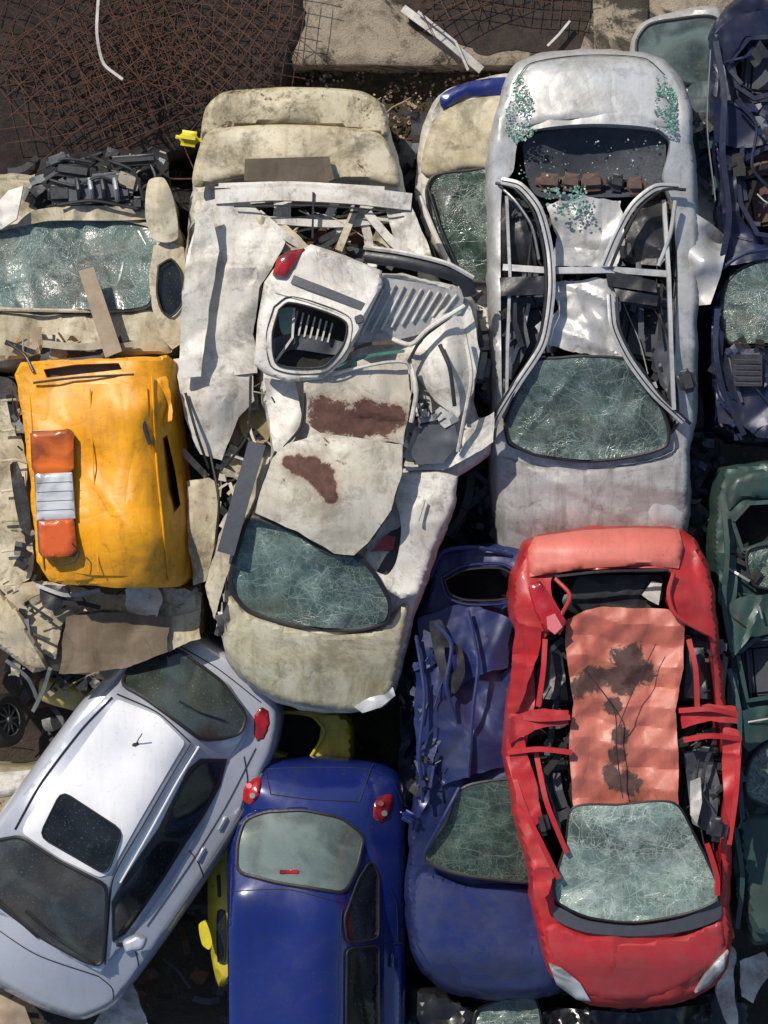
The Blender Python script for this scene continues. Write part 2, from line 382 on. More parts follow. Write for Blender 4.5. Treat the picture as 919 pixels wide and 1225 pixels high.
def flakes(T,name,poly,surf,n,size,mats,seed=1,dz=.01):
    R=random.Random(seed); bm=bmesh.new(); xs=[p[0] for p in poly];ys=[p[1] for p in poly]; k=0
    while k<n:
        x=R.uniform(min(xs),max(xs)); y=R.uniform(min(ys),max(ys))
        if not inside(np.array([x]),np.array([y]),poly)[0]: continue
        if noise.noise(Vector((x*.06,y*.06,seed)))<R.uniform(-.35,.25): continue
        k+=1; c=P(x,y,at(surf,x,y)+dz+R.uniform(0,.01))-(T.loc if T else Vector()); m=R.randint(3,5); s=size*R.uniform(.4,1.3); a0=R.uniform(0,6)
        f=bm.faces.new([bm.verts.new(c+Vector((math.cos(a0+6.283*i/m)*s*R.uniform(.6,1.2),math.sin(a0+6.283*i/m)*s*R.uniform(.6,1.2),R.uniform(-.3,.3)*s))) for i in range(m)]); f.material_index=R.randrange(len(mats))
    bm.normal_update()
    for f in bm.faces:
        if f.normal.z<0: f.normal_flip()
    o=finish(bm,name,T,mats,15); o['kind']='stuff'; return o
def offset(poly,d):
    out=[]; n=len(poly); A=sum(poly[i][0]*poly[(i+1)%n][1]-poly[(i+1)%n][0]*poly[i][1] for i in range(n)); s=1 if A>0 else -1
    for i in range(n):
        a=np.array(poly[i-1][:2],float); b=np.array(poly[i][:2],float); c=np.array(poly[(i+1)%n][:2],float)
        t=(c-a); t/=np.linalg.norm(t)+1e-9; out.append((b[0]+s*t[1]*d,b[1]-s*t[0]*d))
    return out
def window(T,name,outline,surf,mat,trim=3,dz=.012,cr=0,crs=3.0,label=None,smooth=True,rnd=0,tm=None):
    if rnd: outline=rounded(outline,rnd); smooth=False
    g=sheet(T,name,outline,mat,z=surf,dz=dz,skirt=.012,cr=cr,crs=crs,smooth=smooth,label=label,ang=22 if cr else 38,fine=.3,step=4 if cr else 6)
    if trim:
        q=resample(offset(outline,trim*.4),5,smooth); q=[tuple(a) for a in q]+[tuple(q[0])]
        tube(T,'window_seal',[(a[0],a[1],at(surf,a[0],a[1])+dz) for a in q],trim*.0042,tm or RUB,.012,6,False,parent=g)
    return g
def wheel(T,x,y,z,rad,w,rot=0,tilt=90):
    e=bpy.data.objects.new('wheel',None); COL.objects.link(e); e.parent=T.o; e.location=P(x,y,z)-T.loc
    e.rotation_euler=(0,math.radians(tilt),math.radians(rot))
    bm=bmesh.new(); prf=[(.6,-.5),(.85,-.52),(.97,-.4),(1,-.2),(1,.2),(.97,.4),(.85,.52),(.6,.5)]; n=32; rings=[]
    for i in range(n):
        a=2*math.pi*i/n; rings.append([bm.verts.new((math.cos(a)*r*rad,math.sin(a)*r*rad,h*w)) for r,h in prf])
    for i in range(n):
        for j in range(len(prf)-1): bm.faces.new((rings[i][j],rings[(i+1)%n][j],rings[(i+1)%n][j+1],rings[i][j+1]))
    bmesh.ops.recalc_face_normals(bm,faces=bm.faces[:]); finish(bm,'tyre',T,[TYRE],parent=e)
    bm=bmesh.new()
    for i in range(10):
        a=2*math.pi*i/10; d=Vector((math.cos(a),math.sin(a),0))
        sweep(bm,[d*rad*.08+Vector((0,0,w*.4)),d*rad*.35+Vector((0,0,w*.43)),d*rad*.6+Vector((0,0,w*.36))],rad*.05,rad*.03,Vector(),6)
    pts=[Vector((math.cos(2*math.pi*i/24)*rad*.61,math.sin(2*math.pi*i/24)*rad*.61,w*.4)) for i in range(25)]
    sweep(bm,pts,rad*.04,rad*.05,Vector(),6); bmesh.ops.create_cone(bm,cap_ends=True,segments=20,radius1=rad*.15,radius2=rad*.1,depth=w*.2,matrix=Matrix.Translation((0,0,w*.42)))
    bmesh.ops.create_circle(bm,cap_ends=True,segments=24,radius=rad*.6,matrix=Matrix.Translation((0,0,w*.1)))
    finish(bm,'rim',T,[DSTEEL],parent=e)

# ---- materials
RUB=plain('rubber_trim',(.012,.012,.013),.55); TYRE=plain('tyre',(.012,.012,.012),.85); DSTEEL=plain('dull_steel',(.14,.145,.15),.5,.5)
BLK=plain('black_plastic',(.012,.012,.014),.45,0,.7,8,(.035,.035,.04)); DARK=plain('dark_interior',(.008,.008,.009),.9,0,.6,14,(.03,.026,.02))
GRY=plain('grey_plastic',(.06,.065,.08),.6); RUST=plain('rust_metal',(.12,.05,.024),.9,0,.8,14,(.03,.015,.01)); RBAR=plain('shaded_rebar_rust',(.105,.042,.02),.95,0,.95,1.4,(.022,.01,.007))  # RBAR: rust colour lowered to stand in for tree shade
ALU=plain('bare_metal',(.3,.31,.31),.45,.4,.6,7); CREAMP=plain('cream_scrap',(.4,.36,.27),.6,0,.8,8,(.13,.1,.06)); NAVY=plain('navy_scrap',(.01,.018,.06),.4)
WHT=plain('white_scrap',(.54,.53,.49),.5,0,.7,9,(.18,.15,.11)); TEAL=plain('teal_scrap',(.015,.055,.052),.45); BROWN=plain('brown_cloth',(.12,.07,.055),.9,0,.7,20,(.04,.03,.03)); WOOD=plain('weathered_wood',(.36,.28,.19),.85,0,.6,6,(.19,.13,.09))
GREEN=plain('green_glass_shards',(.03,.13,.09),.25,0,.8,40,(.09,.23,.17),.3); GREEN2=plain('pale_glass_shards',(.2,.33,.29),.2)
P_SIL=paint('silver_paint',(.5,.51,.52),.45,(.25,.22,.17),0,.34,.3,.45,fade=(.6,.6,.6),moss=.35,wrk=.22)
P_SILH=paint('silver_hood_paint',(.5,.5,.5),.75,(.2,.19,.165),0,.45,.15,.7,streak=.6,moss=.5,wrk=.3,mcol=(.1,.09,.07))
P_SILB=paint('silver_roof_paint',(.62,.62,.62),.4,(.27,.23,.18),.18,.32,.3,.4,wave=.15,wrk=.4,moss=.35)
P_WHT=paint('weathered_white_paint',(.68,.66,.61),.5,(.33,.27,.18),.2,.42,0,.6,moss=.6,mcol=(.12,.095,.06),wrk=.3)
P_CRM=paint('cream_paint',(.6,.55,.42),.7,(.3,.22,.1),.3,.5,0,.65,streak=.5,moss=.7,wrk=.3)
P_CRMH=paint('cream_hood_paint',(.6,.57,.46),.7,(.36,.31,.13),0,.42,0,.65,streak=.6,moss=.55,wrk=.1)
P_CRD=paint('dirty_cream_paint',(.4,.36,.26),.85,(.16,.12,.06),.38,.6,0,.7,moss=.7,wrk=.35)
P_YEL=paint('yellow_paint',(.8,.35,.004),.25,(.3,.12,.01),.24,.42,0,.55,streak=.3,fade=(.7,.28,.004),moss=.3,mcol=(.2,.08,.01),wrk=.35)
P_YEL2=paint('lime_yellow_paint',(.5,.42,.03),.35,(.14,.11,.03),0,.35,0,.3)
P_RED=paint('red_paint',(.45,.016,.02),.35,(.24,.05,.04),0,.36,0,.5,fade=(.36,.018,.02),coat=.08,moss=.35,mcol=(.16,.05,.04),wrk=.28)
P_REDH=paint('red_hood_paint',(.44,.018,.026),.45,(.3,.07,.06),0,.36,0,.55,fade=(.38,.022,.032),coat=.08,moss=.25,mcol=(.28,.1,.1),wrk=.12)
P_PINK=paint('faded_red_paint',(.56,.13,.1),.45,(.38,.1,.07),0,.45,0,.5,fade=(.6,.18,.14),wrk=.15)
P_BLU=paint('blue_paint',(.005,.015,.13),.2,(.02,.026,.06),0,.2,.1,.35,coat=.9,wave=.03,streak=.25,wrk=0,fade=(.004,.01,.09))
P_BLU2=paint('wrecked_blue_paint',(.009,.021,.12),.45,(.03,.035,.06),.09,.38,.1,.55,fade=(.005,.012,.07),wave=.08,coat=.05,wrk=.32,moss=.4,mcol=(.035,.04,.055))
P_BLUH=paint('blue_hood_paint',(.012,.028,.15),.6,(.045,.05,.085),.08,.4,.1,.6,fade=(.008,.02,.11),coat=.05,wrk=.25,moss=.45,mcol=(.055,.06,.08))
P_GRY=paint('silver_grey_paint',(.46,.48,.54),.2,(.3,.3,.31),0,.28,.25,.35,coat=.5,wave=.03,streak=.15,wrk=0)
P_GRYR=paint('sunlit_grey_roof_paint',(.74,.74,.75),.2,(.42,.42,.42),0,.33,.0,.4,coat=.3,wave=.03,streak=.15,wrk=0,fade=(.66,.66,.68))  # lighter copy of the body grey, brightness of the lit roof painted in
P_NAV=paint('navy_paint',(.007,.012,.045),.4,(.022,.022,.026),.1,.36,.1,.5,wave=.08,fade=(.012,.022,.075),coat=.05,wrk=.35,moss=.45,mcol=(.03,.028,.024))
P_GRN=paint('dark_green_paint',(.011,.052,.048),.5,(.05,.05,.035),.22,.38,.1,.5,wave=.08,fade=(.018,.08,.075),coat=.05,wrk=.35,moss=.5,mcol=(.045,.042,.03))
P_TEA=paint('teal_paint',(.02,.06,.07),.5,(.05,.05,.045),0,.4)
G_SH1=shatter('shattered_windscreen',(.045,.08,.072),(.115,.17,.15),amt=.55)
G_SH2=shatter('bright_shattered_windscreen',(.1,.16,.14),(.25,.32,.28),(.7,.75,.68),big=5,amt=.8)
G_SH3=shatter('dark_shattered_windscreen',(.018,.034,.028),(.05,.085,.065),(.33,.43,.36),amt=.55)
G_DRK=glass('dark_glass',(.008,.012,.014),.04,.3,(.04,.045,.04)); G_REAR=glass('dusty_rear_glass',(.03,.045,.04),.05,.5,(.09,.105,.09)); G_WS=glass('orange_reflection_windscreen_glass',(.04,.055,.05),.05,.45,(.1,.065,.045)); G_BLUE=glass('clear_sky_glass',(.1,.14,.13),.05,.5,(.17,.21,.19))  # G_WS: brown blotches paint an orange reflection into the windscreen colour
L_RED=glass('red_lens',(.36,.008,.012),.12,.3,(.3,.05,.05)); L_ORG=glass('orange_lens',(.68,.14,.012),.2,.4,(.42,.08,.015)); L_ORD=glass('deep_orange_lens',(.62,.1,.01),.2,.5,(.34,.05,.012)); L_WHT=glass('white_lens',(.62,.64,.66),.15,.3,(.4,.4,.38)); L_PNK=glass('pink_lens',(.6,.14,.16),.15,.3,(.5,.25,.25))
G='scrapped cars piled in the yard'

# ------------------------------------------------------------ setting
def ground():
    m,nt,b=newmat('dark_soil'); v=coords(nt)
    A=noi(nt,v,1.1,10,.65,.5); B=noi(nt,v,9,10,.75); C=noi(nt,v,45,6,.7)
    c=mix(nt,ramp(nt,A,.35,.7),(.014,.011,.009),(.06,.042,.028)); c=mix(nt,ramp(nt,B,.52,.7),c,(.08,.06,.04)); c=mix(nt,ramp(nt,C,.62,.72,0,.8),c,(.18,.14,.1))
    nt.links.new(c,b.inputs['Base Color']); b.inputs['Roughness'].default_value=.9; bump(nt,b,math_(nt,'ADD',B,math_(nt,'MULTIPLY',C,.4)),1,.04)
    bm=bmesh.new(); 
    R=[-400,-100,-30]+[i*.25 for i in range(-32,33)]+[30,100,400]; n=len(R)
    vs=[[bm.verts.new((x,y,noise.noise(Vector((x,y,0)))*.06 if abs(x)<9 and abs(y)<9 else 0)) for y in R] for x in R]
    for i in range(n-1):
        for j in range(n-1): bm.faces.new((vs[i][j],vs[i+1][j],vs[i+1][j+1],vs[i][j+1]))
    o=finish(bm,'ground',None,[m]); o['kind']='structure'; o['label']='dark oily soil littered with scrap under the cars'; o['category']='ground'
ground()
m,nt,b=newmat('stained_concrete'); v=coords(nt,off=4)
A=noi(nt,v,1.3,12,.78,.8); B=noi(nt,v,7,10,.7); C=noi(nt,v,60,4,.6); A2=noi(nt,v,3,12,.8,.6)
c=mix(nt,B,(.37,.31,.23),(.2,.16,.12)); c=mix(nt,ramp(nt,A2,.48,.6,0,.8),c,(.085,.068,.045)); c=mix(nt,ramp(nt,A,.5,.56,0,.93),c,(.022,.02,.014)); c=mix(nt,ramp(nt,C,.56,.7,0,.6),c,(.07,.055,.035))
nt.links.new(c,b.inputs['Base Color']); b.inputs['Roughness'].default_value=.9; bump(nt,b,math_(nt,'ADD',B,C),.6,.02); CONC=m
T=Thing('concrete_wall','wide stained concrete wall top behind the wrecks','wall',560,0,0)
sheet(T,'wall_top',[(-150,76),(340,77),(560,78),(766,78),(790,78),(1100,76),(1100,-300),(-150,-300)],CONC,z=1.3,step=10,smooth=False,skirt=1.3,edge=2,lip=3,lipd=.03,cr=.003,crs=2)
T=Thing('concrete_block','low concrete kerb block beside the wall','concrete block',800,60,0)
sheet(T,'block_body',[(708,-40),(775,-40),(775,82),(712,80)],CONC,z=1.36,smooth=False,skirt=.5,edge=2,lip=3,lipd=.02)
T=Thing('soil','black oily soil spilled over the concrete wall top','soil',590,30,0); T.o['kind']='structure'
sheet(T,'soil_spill',[(470,-60),(478,10),(505,35),(540,50),(580,62),(610,60),(690,66),(704,40),(705,-60)],plain('oily_soil',(.012,.01,.008),.9,0,.8,12,(.05,.03,.018),1),z=1.312,step=7,skirt=.01,edge=12)
def rebar(cx,cy,w,l,rot,z,sp,seed,tilt=0):
    R=random.Random(seed); T=Thing('reinforcing_mesh','rusty brown welded steel reinforcing mesh lying in a tangled heap','reinforcing mesh',cx,cy,z,'rusty reinforcing mesh mats in a heap')
    bm=bmesh.new(); ca,sa=math.cos(math.radians(rot)),math.sin(math.radians(rot))
    def pt(u,v):
        u2=u+7*noise.noise(Vector((u*.008,v*.008,seed))); v2=v+7*noise.noise(Vector((u*.008,v*.008,seed+5)))
        x=cx+u2*ca-v2*sa; y=cy+u2*sa+v2*ca
        return P(x,y,z+.16*noise.noise(Vector((x*.008,y*.008,seed)))+tilt*u/w)
    u=-w/2
    while u<=w/2:
        sweep(bm,[pt(u,v_) for v_ in np.linspace(-l/2+R.uniform(-12,12),l/2+R.uniform(-25,15),12)],.0042,.0042,T.loc,5); u+=sp
    v_=-l/2
    while v_<=l/2:
        sweep(bm,[pt(u_,v_) for u_ in np.linspace(-w/2+R.uniform(-12,12),w/2+R.uniform(-20,12),12)],.0042,.0042,T.loc,5); v_+=sp
    finish(bm,'steel_rods',T,[RBAR])
for i,a in enumerate([(80,30,260,200,20,1.5,17),(180,60,300,190,-32,1.58,16),(250,30,230,170,8,1.66,15),(110,90,240,130,-12,1.62,18),(220,95,220,80,38,1.72,17),(285,40,140,110,-55,1.8,15),(150,40,240,150,70,1.86,20),(60,60,200,160,50,1.92,22)]): rebar(*a,i+1)
rebar(600,-20,210,60,6,1.5,12,22); rebar(590,-25,190,60,-25,1.55,13,23)
T=Thing('soil_heap','dark soil and rust flakes heaped under the reinforcing mesh','soil heap',150,90,0); T.o['kind']='structure'
sheet(T,'soil',[(-150,-100),(352,-100),(366,20),(352,78),(300,150),(200,190),(-150,220)],plain('shaded_rust_soil',(.006,.0045,.0035),.95,0,.8,8,(.026,.013,.009),1),z=1.35,step=9,skirt=1.0,edge=12,cr=.03,crs=3,lip=20,lipd=.1)  # soil colour darkened, carries the shade of this corner
T=Thing('soil_heap','dark leaf-strewn soil between the concrete wall and the wrecks','soil heap',450,110,0); T.o['kind']='structure'
sheet(T,'soil',[(330,76),(600,80),(770,82),(765,200),(500,230),(340,150)],plain('leafy_soil',(.016,.013,.008),.95,0,.9,16,(.07,.05,.02),1),z=.9,step=9,skirt=.9,edge=8,cr=.05,crs=4)
T=Thing('metal_strip','bent pale metal strip lying on the rusty mesh','metal strip',120,50,1.9)
tube(T,'strip',[(118,-5,2.15),(116,40,2.15),(124,76,2.1),(147,95,2.1)],.012,WHT,.005,4)
for lab,pts,w in (('weathered grey metal bar lying across the concrete wall',[(482,10,1.42),(530,45,1.45),(576,84,1.4)],.035),('thin white metal bar on the concrete wall edge',[(655,55,1.42),(668,42,1.42),(682,25,1.42)],.01),('pale broken angle bar on the concrete wall',[(500,14,1.5),(545,50,1.5),(560,84,1.48)],.01)):
    T=Thing('metal_bar',lab,'metal bar',*pts[1]); tube(T,'bar',pts,w,WHT,.012,4,False)
T=Thing('yellow_canister','small bright yellow canister among the scrap','canister',226,166,1.9)
box(T,'canister_body',226,166,1.95,.22,.13,.14,-8,plain('yellow_plastic',(.65,.55,.02),.4),.05); box(T,'cap',243,168,1.95,.04,.05,.05,0,BLK,.01)

# ------------------------------------------------------------ K silver car
K=Thing('wrecked_car','crushed silver saloon with torn-open cabin resting beneath the red car','car',710,380,1.2,G)
kz=prof([(50,2.1),(78,2.36),(150,2.48),(250,2.4),(420,2.42),(540,2.18),(620,2.08),(700,1.75)],711,122,.08)
cab=[(620,170),(640,155),(710,148),(786,154),(802,170),(794,212),(806,245),(811,330),(808,430),(813,505),(800,522),(700,552),(610,534),(602,500),(600,440),(599,330),(601,222),(614,205)]
sheet(K,'body',[(597,125),(606,92),(622,72),(645,64),(700,59),(765,62),(795,72),(815,92),(826,120),(833,200),(837,270),(836,400),(834,500),(826,535),(826,600),(820,650),(800,690),(700,702),(620,697),(600,685),(590,610),(586,540),(590,480),(585,300),(585,190),(590,150)],P_SIL,z=kz,holes=[cab],lip=10,lipd=.12,skirt=.75,cr=.035,crs=1.8,edge=3,step=5,smooth=True)
sheet(K,'hood',[(592,545),(640,556),(700,560),(780,548),(820,536),(822,610),(815,655),(790,683),(700,694),(622,688),(604,672),(594,610)],P_SILH,z=kz,dz=.03,lip=6,lipd=.05,cr=.04,crs=1.3,skirt=.05,step=4.5,smooth=True)
sheet(K,'boot_lid',[(620,150),(618,95),(640,74),(700,67),(768,70),(792,86),(800,150),(760,144),(710,140),(650,146)],P_SIL,z=kz,dz=.025,lip=5,lipd=.02,skirt=.03,cr=.012,label='pale dusty boot lid with broken green glass at its corners')
stube(K,'boot_seam',[(616,98),(634,76),(700,66),(772,70),(796,90)],kz,.028,.004,RUB)
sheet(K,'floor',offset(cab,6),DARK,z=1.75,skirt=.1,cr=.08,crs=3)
sheet(K,'parcel_shelf',[(626,168),(650,158),(710,153),(785,158),(797,172),(785,228),(700,236),(640,232)],plain('dark_shelf',(.03,.035,.045),.8,0,.6,10,(.06,.068,.08)),z=2.3,ctrl=[(700,230,2.2)],skirt=.06,cr=.03,crs=2)
for x,w in ((657,34),(683,30),(708,34),(738,26),(760,28)): box(K,'headrest',x,218 if x<740 else 222,2.3,w/150,.15,.1,random.uniform(-12,12),BROWN if x!=738 else BLK,.045)
sheet(K,'roof',[(652,245),(690,232),(742,240),(748,290),(738,318),(660,320),(668,280)],P_SILB,z=2.34,cr=.09,crs=1.9,edge=6,skirt=.015,step=3.5,label='crumpled dented rear roof piece')
sheet(K,'roof',[(668,336),(725,334),(742,352),(735,400),(748,430),(700,424),(652,414),(640,390),(664,370)],P_SILB,z=2.32,cr=.1,crs=2.0,edge=7,skirt=.015,step=3.5,label='crumpled rust-spotted front roof piece')
wk=[(640,434),(672,430),(700,428),(758,434),(778,462),(798,512),(796,532),(755,545),(700,550),(640,542),(612,528),(606,510),(620,470)]
wz=TPS([(640,434,2.42),(700,428,2.44),(758,434,2.42),(798,520,2.28),(700,550,2.24),(608,520,2.28),(700,490,2.3)])
window(K,'windscreen',wk,wz,G_SH1,trim=4,cr=.045,crs=1.8)
for pts in ([(600,216,2.5),(622,222,2.53),(645,250,2.55),(658,300,2.53),(660,350,2.55),(650,410,2.52),(622,455,2.48),(600,490,2.4),(590,510,2.3)],[(812,224,2.5),(785,224,2.55),(758,245,2.56),(738,280,2.54),(722,318,2.5)],[(730,352,2.5),(734,392,2.52),(752,430,2.5),(782,470,2.45),(818,504,2.35)]):
    tube(K,'window_frame',pts,.034,P_SIL,.014,6); tube(K,'window_frame_seal',[(x+(8 if x>700 and i<9 else -7),y+3,z-.02) for i,(x,y,z) in enumerate(pts)],.014,BLK,.02)
    tube(K,'window_frame_crease',[(x,y,z+.013) for x,y,z in pts],.006,BLK,.004)
tube(K,'window_frame',[(597,222,2.42),(616,240,2.48),(636,270,2.5),(645,310,2.45)],.012,ALU,.02)
tube(K,'window_frame',[(808,240,2.5),(802,280,2.48),(788,318,2.45)],.018,P_SIL,.02)
tube(K,'window_frame',[(602,500,2.38),(616,468,2.45),(638,434,2.47)],.014,BLK,.02)
tube(K,'cross_member',[(602,320,2.4),(660,324,2.45),(730,323,2.44),(800,328,2.4)],.026,P_SIL,.03,4,False)
sheet(K,'seat_belt_trim',[(598,332),(655,330),(664,340),(655,352),(600,354)],BLK,z=2.46,cr=.03,crs=4,step=4,skirt=.05,smooth=False); sheet(K,'seat_belt_trim',[(724,322),(784,336),(786,350),(728,342)],BLK,z=2.47,cr=.03,crs=4,step=4,skirt=.05,smooth=False); sheet(K,'seat_belt_trim',[(735,345),(788,354),(786,366),(740,360)],BLK,z=2.46,cr=.03,crs=4,step=4,skirt=.04,smooth=False)
seat(K,628,400,2.05,8,GRY); seat(K,772,400,2.05,-10,GRY); seat(K,624,285,2.0,0,BLK); seat(K,782,288,2.0,5,BROWN)
sheet(K,'rear_quarter_panel',[(832,255),(852,268),(872,286),(862,330),(850,364),(830,366),(820,330),(818,280)],P_SIL,z=2.3,ctrl=[(870,286,2.1),(845,310,2.45)],cr=.06,crs=1.7,skirt=.03,step=4)
sheet(K,'door_panel',[(600,232),(622,238),(640,300),(646,340),(620,350),(600,330)],BLK,z=2.3,cr=.07,crs=3,step=4); sheet(K,'door_panel',[(600,360),(625,365),(634,410),(610,460),(600,470)],GRY,z=2.25,cr=.07,crs=3,step=4)
sheet(K,'door_panel',[(765,252),(798,240),(804,300),(790,318),(748,315),(745,290)],BLK,z=2.28,cr=.07,crs=3,step=4); sheet(K,'door_panel',[(790,370),(806,370),(806,480),(790,460),(780,420)],GRY,z=2.3,cr=.06,crs=3,step=4)
tube(K,'door_beam',[(794,240,2.42),(800,330,2.46),(803,420,2.45),(806,490,2.4)],.016,P_SIL,.03,4,False); tube(K,'door_beam',[(606,235,2.4),(610,330,2.42),(607,420,2.4),(606,480,2.35)],.012,P_SIL,.03,4,False); box(K,'mirror',822,456,2.45,.15,.2,.1,15,BLK,.04)
junk(K,'torn_door_parts',[(601,230),(640,250),(655,320),(650,400),(610,470),(600,470)],1.95,2.4,36,[BLK,DARK,GRY,P_SIL],.3,1.0,3,pl=.16,main=1.5)
junk(K,'torn_door_parts',[(730,330),(760,250),(800,235),(810,330),(808,490),(780,460),(745,420),(740,360)],1.95,2.4,44,[BLK,DARK,GRY,P_SIL],.3,1.0,4,pl=.16,main=1.4)
junk(K,'cabin_scrap',[(640,240),(760,240),(745,420),(655,420)],2.0,2.22,22,[BLK,DARK,BROWN,ALU],.2,.6,5)
flakes(K,'glass_shards',[(606,115),(622,85),(640,120),(645,160),(618,172),(604,155)],kz,520,.011,[GREEN,GREEN,GREEN2,P_SIL],1,.05)
flakes(K,'glass_shards',[(786,85),(808,110),(808,162),(782,152)],kz,400,.011,[GREEN,GREEN,GREEN2],2,.05)
flakes(K,'glass_shards',[(650,225),(700,222),(710,262),(680,262),(655,245)],flat(2.44),160,.014,[GREEN,GREEN2],3,.0)
flakes(K,'glass_shards',[(612,165),(800,160),(790,225),(625,225)],flat(2.34),90,.009,[GREEN,GREEN,WHT],4,.0)
# ------------------------------------------------------------ J red car
J=Thing('wrecked_car','crushed red hatchback with folded salmon roof lying on blue wreck','car',745,915,1.8,G)
jz=prof([(625,2.45),(650,2.72),(700,2.76),(900,2.7),(1080,2.58),(1150,2.45),(1210,2.1)],745,125,.12)
cab=[(660,692),(690,683),(790,680),(806,690),(802,722),(822,748),(848,762),(858,850),(868,930),(862,1000),(862,1068),(820,1100),(760,1112),(700,1102),(664,1082),(668,1045),(640,985),(626,920),(640,840),(640,780),(664,745)]
sheet(J,'body',[(612,700),(624,665),(632,645),(690,632),(760,629),(815,632),(836,650),(852,690),(860,760),(868,840),(878,890),(884,950),(876,1010),(874,1080),(876,1120),(866,1165),(830,1195),(760,1206),(700,1200),(658,1165),(642,1100),(634,1050),(616,980),(604,905),(614,820),(622,770),(610,735)],P_RED,z=jz,holes=[cab],lip=9,lipd=.13,skirt=.8,cr=.055,crs=2,edge=4,step=4.5,smooth=True)
sheet(J,'tailgate',[(632,657),(640,642),(700,634),(760,631),(812,633),(818,655),(812,680),(770,676),(700,680),(634,690)],P_PINK,z=jz,dz=.05,lip=5,lipd=.03,skirt=.06,cr=.015,smooth=False,label='sun-faded pale red tailgate top')
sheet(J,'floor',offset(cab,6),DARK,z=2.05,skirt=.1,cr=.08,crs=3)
sheet(J,'parcel_shelf',[(672,694),(760,688),(792,690),(788,722),(700,738),(675,725)],BLK,z=2.45,cr=.05,crs=3)
sheet(J,'torn_trim',[(780,695),(792,698),(788,724),(776,718),(768,712)],WHT,z=2.55,cr=.02,crs=3,smooth=False)
P_SALM=paint('salmon_roof_paint',(.47,.12,.08),.5,(.31,.075,.05),.12,.42,0,.5,fade=(.56,.2,.145),blobs=J.bl([(752,790,20),(745,812,20),(772,802,15),(710,814,18),(692,824,13),(735,845,11),(742,880,11),(738,905,11),(750,938,16),(733,928,11)],2.72),bcol=(.042,.02,.017),wrk=.3,bn=3.2,moss=.25,mcol=(.2,.06,.045))
_r=TPS([(676,742,2.72),(720,726,2.74),(800,728,2.74),(820,748,2.72),(818,850,2.72),(812,965,2.72),(688,966,2.72),(678,850,2.72),(745,800,2.68),(745,900,2.68)])
def rfz(x,y):
    tri=lambda t:np.abs((t%1)-.5)
    u=x+5*np.sin(y*.03)+2*np.sin(y*.11); v=y+7*np.sin(x*.03)+2*np.sin(x*.09+1)
    return _r(x,y)+.085*tri((u-690)/58)+.1*tri((v-742)/49)+.03*tri((u+v)/37)-.08
sheet(J,'roof',[(676,742),(700,730),(720,726),(800,729),(820,748),(817,800),(808,850),(812,900),(812,966),(760,968),(686,966),(680,900),(686,840),(678,790)],P_SALM,z=rfz,cr=.03,crs=1.8,edge=2,skirt=.02,step=3,seed=12.3,fine=.15,ang=22,smooth=False,label='crumpled salmon-red roof with dark brown stains')
wj=[(686,968),(740,964),(806,962),(830,1000),(856,1055),(858,1075),(820,1092),(760,1102),(705,1096),(668,1078),(664,1060),(678,1010)]
wz=TPS([(686,966,2.72),(806,960,2.72),(858,1065,2.58),(760,1102,2.54),(666,1070,2.58),(760,1030,2.62)])
window(J,'windscreen',wj,wz,G_SH2,trim=3,cr=.045,crs=1.7)
sheet(J,'cowl_panel',[(664,1084),(700,1101),(760,1108),(820,1098),(860,1078),(862,1098),(820,1114),(760,1120),(700,1115),(664,1100)],GRY,z=jz,dz=.05,skirt=.06)
sheet(J,'hood',[(664,1104),(700,1118),(760,1124),(820,1118),(862,1100),(868,1130),(850,1160),(800,1190),(745,1200),(700,1192),(660,1150),(652,1110)],P_REDH,z=jz,dz=.05,lip=6,lipd=.05,skirt=.06,cr=.018,smooth=True)
sheet(J,'headlight',[(657,1154),(672,1158),(694,1176),(707,1198),(690,1196),(666,1178)],L_WHT,z=jz,dz=.1,skirt=.14,step=3,smooth=False,lip=3,lipd=.02)
sheet(J,'headlight',[(872,1138),(866,1160),(848,1180),(832,1188),(842,1168),(858,1150)],L_WHT,z=jz,dz=.1,skirt=.14,step=3,smooth=False,lip=3,lipd=.02)
sheet(J,'tail_light',[(632,702),(646,695),(662,716),(678,744),(670,760),(652,756),(640,730)],L_RED,z=2.84,ctrl=[(655,730,2.87)],skirt=.1,step=4,smooth=False,lip=3,lipd=.02)
sheet(J,'tail_light_lens',[(654,738),(664,734),(673,750),(664,759),(655,752)],L_PNK,z=2.88,skirt=.02,step=4,smooth=False)
tube(J,'window_frame',[(664,692,2.78),(682,712,2.82),(672,735,2.82),(664,745,2.78)],.018,P_RED,.02)
tube(J,'window_frame',[(806,686,2.8),(800,710,2.82),(808,735,2.82),(846,758,2.76)],.02,P_RED,.022)
tube(J,'window_frame',[(664,690,2.77),(720,684,2.8),(800,682,2.78)],.014,BLK,.02)
for pts in ([(652,765,2.75),(650,800,2.8),(644,845,2.8)],[(610,856,2.76),(645,860,2.82),(682,858,2.82)],[(608,900,2.76),(645,896,2.8),(684,900,2.78)],[(608,905,2.7),(625,960,2.78),(648,1010,2.76),(668,1050,2.68)],[(640,895,2.7),(654,960,2.78),(678,1020,2.72)],
  [(812,850,2.8),(850,848,2.83),(882,855,2.75)],[(818,885,2.78),(850,880,2.82),(886,884,2.72)],[(824,765,2.8),(832,800,2.83),(834,845,2.8)],[(884,890,2.7),(880,950,2.76),(872,1010,2.74)],[(846,1010,2.74),(858,1050,2.68),(858,1070,2.64)]):
    tube(J,'door_frame',pts,.02,P_RED,.022,4,True)
for pl,m_ in (([(612,856),(648,848),(680,850),(680,866),(640,872),(610,892)],P_RED),([(815,850),(850,842),(880,846),(882,866),(850,862),(816,872)],P_RED)):
    sheet(J,'door_skin',pl,m_,z=2.8,cr=.05,crs=2,edge=3,step=3.5,smooth=False)
